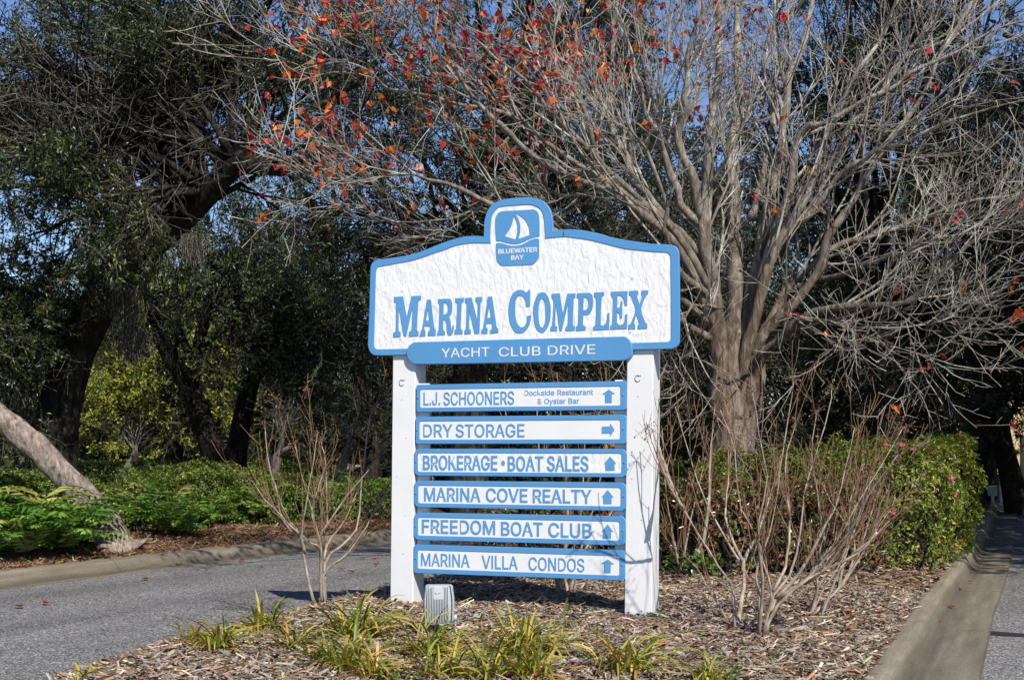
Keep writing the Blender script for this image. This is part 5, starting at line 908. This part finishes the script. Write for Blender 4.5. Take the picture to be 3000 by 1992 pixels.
# ------------------------------------------------------------------ bare crape myrtles
def crape(label, root_px, stems, Y, seed, crop, rad=.020, k1=5, k2=4, seeds=.25, extra=0, dYs=.35, dYl=None):
    r = np.random.default_rng(seed); ox, oy, s = crop; root = hit(*root_px); Y = root[1]
    e = empty('crape_myrtle', tuple(root), label, 'shrub', 'leafless crape myrtles in the bed')
    Qs, Rs = [], []
    for j, st in enumerate(stems):
        pts = [(ox + x / s, oy + y / s) for x, y in st]; dY = r.uniform(-dYs, dYs) if dYl is None else dYl[j]; n = len(pts); Ys = start_depth(pts[0], Qs, Y) if abs(pts[0][1] - root_px[1]) > 40 else Y
        P = np.array([at(x, y, Ys + dY * (i / (n - 1))) for i, (x, y) in enumerate(pts)])
        if abs(P[0, 2] - root[2]) < .25: P[0, 2] = float(z_island(P[0, 0], P[0, 1])) - .03
        Q, _ = resample(P, np.zeros(n), 14); Q[1:] += np.cumsum(r.normal(0, .0045, (13, 3)), 0); t = np.linspace(0, 1, 14)
        Qs.append(Q); Rs.append(rad * r.uniform(.7, 1.2) * (1 - t) ** 1.4 + .0030)
    for j in range(extra):
        a = r.uniform(0, 6.28); h = r.uniform(.9, 1.6); sp = r.uniform(.1, .5); P = np.array([root + [r.normal(0, .05), r.normal(0, .05), -.03], root + [sp * .35 * math.cos(a), sp * .3 * math.sin(a), h * .35], root + [sp * .8 * math.cos(a), sp * .7 * math.sin(a), h * .7], root + [sp * math.cos(a), sp * .9 * math.sin(a), h]])
        Q, _ = resample(P, np.zeros(4), 14); Q[1:] += np.cumsum(r.normal(0, .005, (13, 3)), 0); t = np.linspace(0, 1, 14); Qs.append(Q); Rs.append(rad * .7 * (1 - t) + .004)
    Qs, Rs = np.array(Qs), np.array(Rs)
    b = MB(); b.add(*tubes(Qs - root, Rs, 8)); b.build('stems', M['crape_stem'], e, smooth=True)
    P1, R1 = ramify(Qs, Rs, k1 + 2, r, (.3, .95), (.2, .6), .12, .06, 7, .25, .5, .0024, .5, .4)
    P2, R2 = ramify(P1, R1, k2, r, (.08, .32), (.3, .8), .10, .09, 4, .25, .7, .0016, .7, .3)
    b = MB(); b.add(*tubes(P1 - root, R1, 4, False)); b.add(*tubes(P2 - root, R2, 3, False)); b.build('twigs', M['crape_twig'], e)
    hi = P1[:, -1][P1[:, -1, 2] > root[2] + 1.0]; hi = hi[r.random(len(hi)) < seeds]; hi = np.concatenate([hi, Qs[:, -1][Qs[:, -1, 2] > root[2] + 1.0]])
    if len(hi):
        hi = hi[:60]; nb = 11; c = np.repeat(hi, nb, 0) + r.normal(0, .045, (len(hi) * nb, 3)) - np.array([0, 0, .02]); n = len(c)
        oc = np.array([(1, 0, 0), (0, 1, 0), (-1, 0, 0), (0, -1, 0), (0, 0, 1.2), (0, 0, -1)]); sz = r.uniform(.005, .009, n)
        V = c[:, None] + oc[None] * sz[:, None, None]; V = V.reshape(-1, 3); bb = np.arange(n)[:, None] * 6
        F = np.concatenate([bb + np.array([q]) for q in ((0, 1, 4), (1, 2, 4), (2, 3, 4), (3, 0, 4), (1, 0, 5), (2, 1, 5), (3, 2, 5), (0, 3, 5))])
        st_ = np.stack([np.repeat(hi, nb, 0), c], 1); Vt, Ft = tubes(st_, np.full((n, 2), .0015), 3, False)
        cc = np.repeat(pick(r, n, [(.16, .085, .05), (.26, .15, .085), (.09, .05, .035)], [2, 2, 1], .2), 6, 0); F1 = F[np.argsort(F[:, 0] // 6, kind='stable')][:nb * 8]; F1 = F1[F1.max(1) < nb * 6]; Ft1 = Ft[0][Ft[0].max(1) < nb * 6] + nb * 6
        for q in range(len(hi)):
            a_ = slice(q * nb * 6, (q + 1) * nb * 6)
            obj('seed_head', np.concatenate([V[a_], Vt[a_]]) - root, [F1, Ft1], M['seed'], e, col=np.concatenate([cc[a_], np.tile((.16, .10, .06), (nb * 6, 1))]))
    return e
CL = (700, 1150, 2.24)
crape('bare many stemmed crape myrtle between the road and the left post', (940, 1772), [
 [(520, 1410), (480, 1310), (455, 1180), (435, 1050), (420, 950), (400, 930), (300, 840), (250, 600), (200, 440), (170, 160)],
 [(545, 1390), (535, 1150), (540, 1050), (520, 960), (485, 820), (410, 540), (365, 320)], [(572, 1390), (560, 1180), (575, 1060), (588, 850), (570, 450), (535, 300)],
 [(572, 1390), (560, 1180), (700, 1080), (820, 920), (930, 720), (1010, 580), (1050, 330)], [(570, 1380), (575, 1110), (700, 1000), (800, 850), (830, 500), (870, 170), (895, 110)],
 [(545, 1390), (540, 1050), (470, 980), (385, 900), (300, 790), (230, 560)], [(435, 1050), (420, 950), (430, 850), (460, 700), (500, 480), (540, 240)], [(545, 1150), (530, 950), (640, 800), (760, 620), (960, 370)],
 [(520, 960), (485, 820), (530, 600), (560, 490)], [(420, 950), (330, 860), (210, 740), (80, 560)], [(560, 1100), (590, 980), (700, 830), (800, 600), (930, 480)]], 11.2, 301, CL, .0125, 4, 3, .14)
CR = (1900, 1150, 1.862)
crape('bare crape myrtle with forked grey stems just right of the right post', (2152, 1843), [
 [(470, 1295), (465, 1100), (440, 1040), (380, 950), (300, 820), (190, 640), (120, 480), (70, 400), (20, 200)], [(475, 1295), (510, 1150), (530, 1000), (515, 920), (450, 800), (330, 570), (250, 300), (180, 60)],
 [(530, 1000), (515, 920), (560, 830), (590, 760), (640, 600), (700, 440), (760, 100), (780, -80)], [(470, 1290), (420, 1230), (330, 1080), (250, 940), (180, 880)], [(300, 820), (330, 600), (340, 350), (370, 60)], [(515, 920), (430, 700), (420, 500), (440, 250)],
 [(150, 560), (90, 420), (60, 300), (10, 130)], [(190, 640), (130, 540), (50, 360), (0, 170)]], 9.6, 302, CR, .0135, 3, 2, .12, dYl=[.6, 1.0, .2, 2.0, .3, .3, 1.0, -.35])
crape('largest bare crape myrtle, many pale stems fanning right over the mulch', (2233, 1864), [
 [(615, 1340), (660, 1180), (680, 1080), (650, 950), (620, 800), (520, 600), (490, 300), (400, 80)], [(625, 1340), (670, 1180), (690, 1090), (770, 1000), (830, 800), (850, 600), (870, 480), (1000, 90), (1020, -60)],
 [(635, 1335), (690, 1130), (850, 1040), (950, 900), (1050, 800), (1160, 600), (1280, 400), (1400, 190)], [(625, 1340), (700, 1150), (900, 980), (1100, 880), (1220, 770), (1240, 600), (1290, 480)], [(600, 1290), (625, 1100), (610, 900), (590, 760), (640, 500), (600, 250), (570, 0)],
 [(680, 1080), (760, 940), (780, 700), (740, 400), (800, 150)], [(850, 1040), (960, 860), (930, 600), (900, 350), (930, 100)], [(700, 1130), (830, 1050), (960, 920), (1080, 780), (1100, 560), (1180, 380)], [(850, 1040), (980, 940), (1090, 740), (1180, 560), (1340, 330)],
 [(600, 1290), (600, 1150), (590, 1000), (640, 860), (700, 640), (740, 300)], [(690, 1120), (800, 1000), (930, 760), (1000, 640), (1060, 480), (1120, 200)], [(700, 1130), (880, 1000), (1000, 860), (1140, 700), (1230, 430)]], 9.25, 303, CR, .0125, 5, 3, .07, dYs=.7)
crape('bare crape myrtle leaning right in front of the clipped hedge', (2367, 1800), [
 [(870, 1210), (930, 1060), (1000, 960), (1090, 830), (1170, 720)], [(875, 1205), (960, 1080), (1040, 950), (1110, 760), (1130, 620)], [(872, 1210), (920, 1090), (930, 900), (960, 760)], [(875, 1205), (1030, 1080), (1140, 920), (1240, 740), (1300, 660)], [(930, 1060), (1060, 930), (1210, 800), (1320, 690)]], 10.4, 304, CR, .012, 4, 3, .0)
crape('bare crape myrtle close to the clipped hedge, pale stems', (2453, 1728), [
 [(1030, 1080), (1090, 980), (1150, 880), (1240, 620), (1300, 450)], [(1035, 1080), (1110, 920), (1110, 780), (1000, 600), (930, 450)], [(1030, 1080), (1180, 860), (1240, 760), (1310, 650)], [(1035, 1075), (1070, 900), (1150, 700), (1220, 500)]], 12.2, 305, CR, .014, 4, 3, .1)
crape('bare crape myrtle of thin pale stems beside the right post', (1997, 1687), [
 [(180, 1000), (150, 900), (110, 780), (95, 680)], [(185, 1000), (230, 920), (290, 800), (330, 600), (345, 200)], [(180, 1000), (160, 880), (110, 600), (80, 200)], [(190, 1000), (260, 880), (300, 740), (430, 560), (440, 300)], [(240, 1030), (300, 900), (330, 620)], [(185, 1000), (200, 860), (240, 640), (300, 350)]], 13.6, 306, CR, .015, 4, 3, .06)
crape('bare crape myrtle behind the boards, only its stems show between them', (1640, 1735), [
 [(0, 0), (-14, -60), (-30, -160), (-60, -330), (-70, -560), (-80, -620)], [(0, 0), (4, -80), (20, -200), (10, -420), (-10, -640)], [(22, 0), (26, -70), (60, -180), (80, -380), (75, -600)], [(40, 0), (50, -80), (90, -200), (140, -420), (150, -600)], [(10, -10), (-50, -140), (-130, -300), (-150, -520), (-170, -600)], [(30, 0), (70, -120), (170, -280), (190, -560)]], 11.9, 307, (1640, 1735, 1.0), .020, 5, 3, .05)
crape('thin leafless shrub in shade behind the floodlight', (1290, 1722), [
 [(0, 0), (4, -40), (14, -90), (20, -150)], [(-10, 0), (-14, -60), (-20, -160)], [(10, 0), (40, -40), (60, -80)], [(0, 0), (30, -80), (90, -240), (120, -400)]], 12.5, 308, (1290, 1722, 1.0), .012, 2, 2, .0)

# ------------------------------------------------------------------ daylilies
DL = [(.14, .19, .028), (.25, .28, .042), (.44, .38, .06), (.54, .38, .08), (.46, .28, .10), (.08, .13, .022)]
def lily(label, px, py, s, n, seed):
    r = np.random.default_rng(seed); q = hit(px, py); m = 7; t = np.linspace(0, 1, m)
    az = r.uniform(0, 6.28, n); el = r.uniform(.4, 1.4, n); ln = s * .32 * r.uniform(.45, 1.1, n); bend = r.uniform(.6, 2.1, n)
    e_ = el[:, None] - bend[:, None] * t ** 1.6; st = ln[:, None] / (m - 1); hx = np.cumsum(np.cos(e_), 1) * st; hzv = np.cumsum(np.sin(e_), 1) * st
    fo = r.normal(0, .055 * s, (n, 2)); c, s_ = np.cos(az)[:, None], np.sin(az)[:, None]
    P = np.stack([fo[:, :1] + hx * c, fo[:, 1:] + hx * s_, np.maximum(hzv, -.02) + .0 * t], -1); sd = np.stack([-s_ * np.ones_like(hx), c * np.ones_like(hx), .25 * np.ones_like(hx)], -1); sd = unit(sd)
    wd = (.0084 * r.uniform(.7, 1.25, n))[:, None] * np.clip(np.sin(np.pi * (t * .86 + .14)) ** .6, .05, 1)[None]
    V = np.stack([P - sd * wd[..., None], P + np.array([0, 0, -.003]), P + sd * wd[..., None]], 2); i = np.arange(n * m * 3).reshape(n, m, 3)
    F = np.concatenate([np.stack([i[:, :-1, a], i[:, :-1, a + 1], i[:, 1:, a + 1], i[:, 1:, a]], -1).reshape(-1, 4) for a in (0, 1)])
    col = pick(r, n, DL, [2.8, 3, 2.6, 1.6, 1.2, 1.6], .16)[:, None, None] * np.ones((1, m, 3, 1)); tipc = np.array([.50, .33, .13]); f = (np.clip((t - .72) / .28, 0, 1)[None, :] * (r.random(n) < .55)[:, None])[..., None, None]
    col = col * (1 - f * .75) + tipc * f * .75
    o = obj('daylily', V.reshape(-1, 3), F, M['blade'], col=col.reshape(-1, 3), loc=tuple(q)); tag(o, label, 'plant', 'daylily clumps in the mulch'); return o
for k, (lb, px, py, s, n) in enumerate((('largest green daylily clump in front of the bare left crape myrtle', 1050, 1872, 1.32, 150), ('daylily clump right in front of the floodlight', 1255, 1928, 1.1, 110), ('tall yellow green daylily clump in the middle, right of the floodlight', 1545, 1925, 1.3, 140),
    ('daylily clump at the road edge, left of the largest one', 770, 1850, 1.05, 70), ('low yellowish daylily clump at the left end of the bed', 640, 1905, .95, 85), ('sparse low daylily clump nearest the road', 565, 1885, .7, 40), ('daylily clump at the bottom edge below the largest clump', 1010, 1965, 1.05, 90),
    ('small daylily clump left of the bottom middle', 1100, 1990, .9, 60), ('daylily clump at the bottom edge below the floodlight', 1290, 1990, .95, 80), ('small daylily clump left of the tall middle one', 1440, 1985, .95, 70), ('daylily clump at the bottom edge below the tall middle one', 1560, 1990, .95, 80),
    ('orange tipped daylily clump at the bottom, right of the middle', 1845, 1975, 1.05, 90), ('small daylily clump at the bottom, below the right crape myrtles', 2085, 2010, .8, 50), ('small daylily tuft at the bottom left corner of the bed', 240, 1990, .5, 16), ('daylily tuft between the two left clumps', 860, 1900, .8, 50), ('small tuft of daylily beside the large clump', 930, 1930, .6, 30))):
    lily(lb, px, py, s, n, 400 + k)

# ------------------------------------------------------------------ fallen leaves
def fallen(px, py, zf, col, label, seed, s=.07):
    r = np.random.default_rng(seed); q = hit(px, py, zf) + np.array([0, 0, .018])
    m = 9; a = np.linspace(0, 2 * np.pi, m * 2, endpoint=False); rad = s * .5 * (1 - .25 * np.abs(np.sin(a)) + .12 * np.cos(a * 3)); az = r.uniform(0, 6.28)
    x, y = rad * 1.25 * np.cos(a), rad * np.sin(a); z = .5 * (x ** 2 / s + np.abs(y) * .7) + r.normal(0, .003, len(a)); ct, st = math.cos(az), math.sin(az)
    V = np.concatenate([np.stack([x * ct - y * st, x * st + y * ct, z], -1), [[0, 0, 0]]]); n = len(a); F = np.array([(i, (i + 1) % n, n) for i in range(n)])
    o = obj('fallen_leaf', V, F, M['red_leaf'], col=np.tile(np.array(col) * math.exp(r.normal(0, .2)), (n + 1, 1)), loc=tuple(q)); tag(o, label, 'leaf', 'fallen leaves')
flat0 = lambda x, y: 0.0
for k, (px, py) in enumerate(((1097, 1640), (1064, 1639), (1100, 1658), (1003, 1672), (1032, 1678), (842, 1618), (709, 1645), (427, 1700), (58, 1782), (137, 1772), (765, 1663))): fallen(px, py, flat0, [(.45, .03, .02), (.22, .08, .03), (.17, .06, .03)][k % 3], 'small fallen red or brown leaf lying on the left road', 500 + k, .10)
gz = lambda x, y: .02
for k, (px, py) in enumerate(((2813, 1731), (2788, 1783), (2748, 1826), (2846, 1708))): fallen(px, py, gz, (.32, .09, .035), 'small fallen orange brown leaf lying in the concrete gutter', 520 + k, .075)
for k, (px, py) in enumerate(((2400, 1778), (1763, 1707), (1645, 1832), (2105, 1727), (2200, 1713), (2610, 1730), (1940, 1897), (1110, 1872), (1500, 1990), (2480, 1800), (1760, 1890))): fallen(px, py, z_island, [(.42, .035, .03), (.30, .10, .04)][k % 2], 'small fallen red leaf lying on the wood chip mulch', 540 + k, .085)

# ------------------------------------------------------------------ what shows far behind
def house(name, label, x, y, z, w_, d_, h, wall, roofc, rz, wins, door=None):
    e = empty(name, (x, y, z), label, 'house', rz=rz)
    b = MB(); b.box(-w_ / 2, w_ / 2, 0, d_, -.5, h); b.build('wall', wall, e)
    b = MB(); V = [(-w_ / 2 - .4, -.4, h + .002), (w_ / 2 + .4, -.4, h + .002), (w_ / 2 + .4, d_ + .4, h + .002), (-w_ / 2 - .4, d_ + .4, h + .002), (-w_ / 2 + 1, d_ / 2, h + 2.2), (w_ / 2 - 1, d_ / 2, h + 2.2)]
    b.add(V, [np.array([(0, 1, 5, 4), (2, 3, 4, 5), (3, 2, 1, 0)]), np.array([(1, 2, 5), (3, 0, 4)])]); b.build('roof', roofc, e)
    for wx, wz, ww, wh in wins:
        f = MB(); f.box(wx - ww / 2 - .08, wx + ww / 2 + .08, -.05, -.002, wz - .08, wz + wh + .08); fo = f.build('window', M['white'], e)
        f = MB(); f.box(wx - ww / 2, wx + ww / 2, -.058, -.052, wz, wz + wh); f.build('pane', M['pane'], fo)
    if door:
        f = MB(); f.box(door[0] - door[2] / 2, door[0] + door[2] / 2, -.04, -.002, door[1], door[1] + door[3]); f.build('carport_opening', M['pane'], e)
    return e
m, n, p = new_mat('window_pane'); p.inputs['Base Color'].default_value = (.02, .025, .03, 1); p.inputs['Roughness'].default_value = .1; M['pane'] = m
M['cream'] = paint('cream_stucco', (.62, .46, .24), .8, .002); M['pale_wall'] = paint('pale_siding', (.66, .60, .50), .8, .002); M['roof'] = paint('shingle', (.10, .085, .075), .9, .01); M['redroof'] = paint('red_shingle', (.28, .09, .07), .9, .01)
house('cream_house', 'cream yellow house beyond the shaded street on the right', 17.6, 45, -.2, 9, 7, 4.6, M['cream'], M['roof'], -.15, [(-2.9, 1.0, 1.0, 1.5), (3.6, 1.0, 1.0, 1.5)], (1.6, .1, 3.2, 2.1))
house('pale_house', 'pale house glimpsed low between the left trunks', -19.5, 74, -.9, 13, 7, 3.6, M['pale_wall'], M['roof'], .1, [(-4, 1, 1.2, 1.4), (0, 1, 1.2, 1.4), (4, 1, 1.2, 1.4)])
house('red_roofed_house', 'pale house with red roof at the far left edge', -37, 84, -.9, 10, 7, 4.2, M['pale_wall'], M['redroof'], .2, [(-3, 1, 1.2, 1.4), (2, 1, 1.2, 1.4)])
house('small_house', 'small pale house low behind the parked black car', -8.4, 66, -.9, 8, 6, 3.0, M['pale_wall'], M['roof'], -.1, [(-2, 1, 1.1, 1.3), (2, 1, 1.1, 1.3)])
# notice board and white bollards by the cream house
q = at(2907, 1464, 33); e = empty('notice_board', (q[0], q[1], -.06), 'small white notice board on a post beyond the street bend', 'sign')
b = MB(); b.box(-.02, .04, -.03, .03, 0, .42); b.build('post', M['white'], e)
b = MB(); b.box(-.115, .115, -.02, .02, .41, .68, bev=.004); pb = b.build('panel', M['white'], e)
b = MB()
for k in range(4): b.box(-.095, .095 - .02 * (k % 2), -.0235, -.0205, .45 + k * .053, .472 + k * .053)
b.build('text_lines', paint('grey_print', (.32, .36, .42), .6, 0), pb)
for k, (px, wd) in enumerate(((2931, .06), (2948, .09), (2957, .09))):
    q = at(px, 1452, 34.5); b = MB(); b.box(-wd, wd, -wd, wd, 0, .95 if k == 0 else .88, bev=.012); o = b.build('bollard', M['white'], loc=(q[0], q[1], -.07)); tag(o, ['single slim white bollard right of the notice board', 'wider white bollard, left of a close pair beyond the street', 'wider white bollard, right of a close pair beyond the street'][k], 'bollard', 'white bollards beyond the street')
# parked cars
def car(label, x, y, z, rz, colr, seed):
    e = empty('parked_car', (x, y, z), label, 'car', 'cars parked behind the trees', rz)
    bm_, n_, p_ = new_mat('car_paint'); p_.inputs['Base Color'].default_value = (*colr, 1); p_.inputs['Roughness'].default_value = .25; p_.inputs['Coat Weight'].default_value = .6
    prof = [(-2.2, .35, .62), (-2.15, .32, .82), (-1.2, .30, .92), (-.95, .30, .95), (1.0, .30, .98), (1.9, .32, .96), (2.15, .36, .86), (2.2, .42, .6)]
    def loft(pr, hw, top_in):
        V = []
        for xx, zl, zh in pr: V += [(xx, -hw, zl), (xx, -hw, zl * .4 + zh * .6), (xx, -hw + top_in, zh), (xx, hw - top_in, zh), (xx, hw, zl * .4 + zh * .6), (xx, hw, zl)]
        k = len(pr); i = np.arange(k * 6).reshape(k, 6); F = [np.stack([i[:-1], np.roll(i, -1, 1)[:-1], np.roll(i, -1, 1)[1:], i[1:]], -1).reshape(-1, 4), i[0][None], i[-1][::-1][None]]
        return V, F
    b = MB(); b.add(*loft(prof, .88, .10)); b.build('body', bm_, e, smooth=False)
    b = MB(); b.add(*loft([(-1.15, .93, .935), (-.45, .93, 1.36), (.1, .93, 1.42), (.9, .93, 1.38), (1.65, .93, .965)], .80, .16)); b.build('windows', M['pane'], e)
    b = MB(); b.add(*loft([(-.5, 1.352, 1.372), (.1, 1.40, 1.435), (.95, 1.36, 1.39)], .67, .05)); b.build('roof', bm_, e)
    for xx in (-1.35, 1.35):
        for s_ in (-1, 1):
            b = MB(); b.tube([(xx, s_ * .70, .32), (xx, s_ * .885, .32), (xx, s_ * .895, .32)], [.32, .32, .26], 20); wv = b.build('wheel', M['tar'], e)
            b = MB(); b.tube([(xx, s_ * .893, .32), (xx, s_ * .905, .32)], [.2, .17], 14); b.build('rim', M['lamp_metal'], wv)
    for s_ in (-1, 1): b = MB(); b.box(-2.19, -2.10, s_ * .62 - .14, s_ * .62 + .14, .66, .76, bev=.01); b.build('headlight', M['lamp_glass'], e)
    for s_ in (-1, 1): b = MB(); b.box(2.14, 2.205, s_ * .64 - .13, s_ * .64 + .13, .66, .8, bev=.01); b.build('tail_light', M['red_lens'], e)
    return e
m, n, p = new_mat('red_lens'); p.inputs['Base Color'].default_value = (.35, .02, .02, 1); p.inputs['Roughness'].default_value = .2; M['red_lens'] = m
car('dark blue car parked at the far left edge behind the shrubs', -10.6, 27.5, -.50, .5, (.03, .06, .16), 1)
car('black car parked behind the hedge next to the left post', -3.6, 32, -.72, .35, (.012, .012, .014), 2)
car('dark car half hidden under the straight oak', -6.9, 34.5, -.72, .3, (.02, .022, .025), 3)
car('silver car parked at the right edge beyond the street', 16.1, 37.5, -.07, 1.35, (.55, .57, .58), 4)
# clipped low hedges far behind on the left, thicket under the wood
for px0, px1, Y, top, lb, sd in ((180, 560, 33, 1352, 'long dark clipped hedge behind the leaning trunk', 701), (480, 830, 38, 1354, 'far clipped hedge in half shade behind the two oaks', 702), (830, 1000, 40, 1372, 'low dark hedge behind the pollarded trunks', 703)):
    x0, x1 = (px0 - CXP) / FPX * Y, (px1 - CXP) / FPX * Y; zt = EYE - (top - HZP) / FPX * Y
    shrub('clipped_hedge', lb, 'hedge', [(x0, Y), (x0 * .5 + x1 * .5, Y - .05), (x1, Y), (x1, Y + 1.2), (x0, Y + 1.2)], lambda x, y: np.asarray(x) * 0 - .7, zt, 2600, sd, (.06, .03), HG[:4], [3, 3, .7, 4], 'hedge_leaf', 'clipped hedges behind the road', rough=.07, whorl=5, stems=30)
r = np.random.default_rng(808); n = 26000
y = r.uniform(60, 96, n); x = r.uniform(-.46, .34, n) * y; h = 4.5 * vnoise(np.stack([x, y, x * 0], -1) + 60, 5.0) + 1.2; z = -.8 + h * r.random(n) ** .7
V, F = leaf_quads(np.stack([x, y, z], -1), unit(r.normal(size=(n, 3))), unit(r.normal(size=(n, 3)) + np.array([0, -.5, .5])), r.uniform(.4, .8, n), r.uniform(.25, .45, n))
tag(obj('thicket', V, F, M['leaf_far'], col=np.repeat(pick(r, n, OAK[:4], [4, 4, 3, 2], .2), 4, 0)), 'dark undergrowth of the wood far behind', 'undergrowth', kind='stuff')
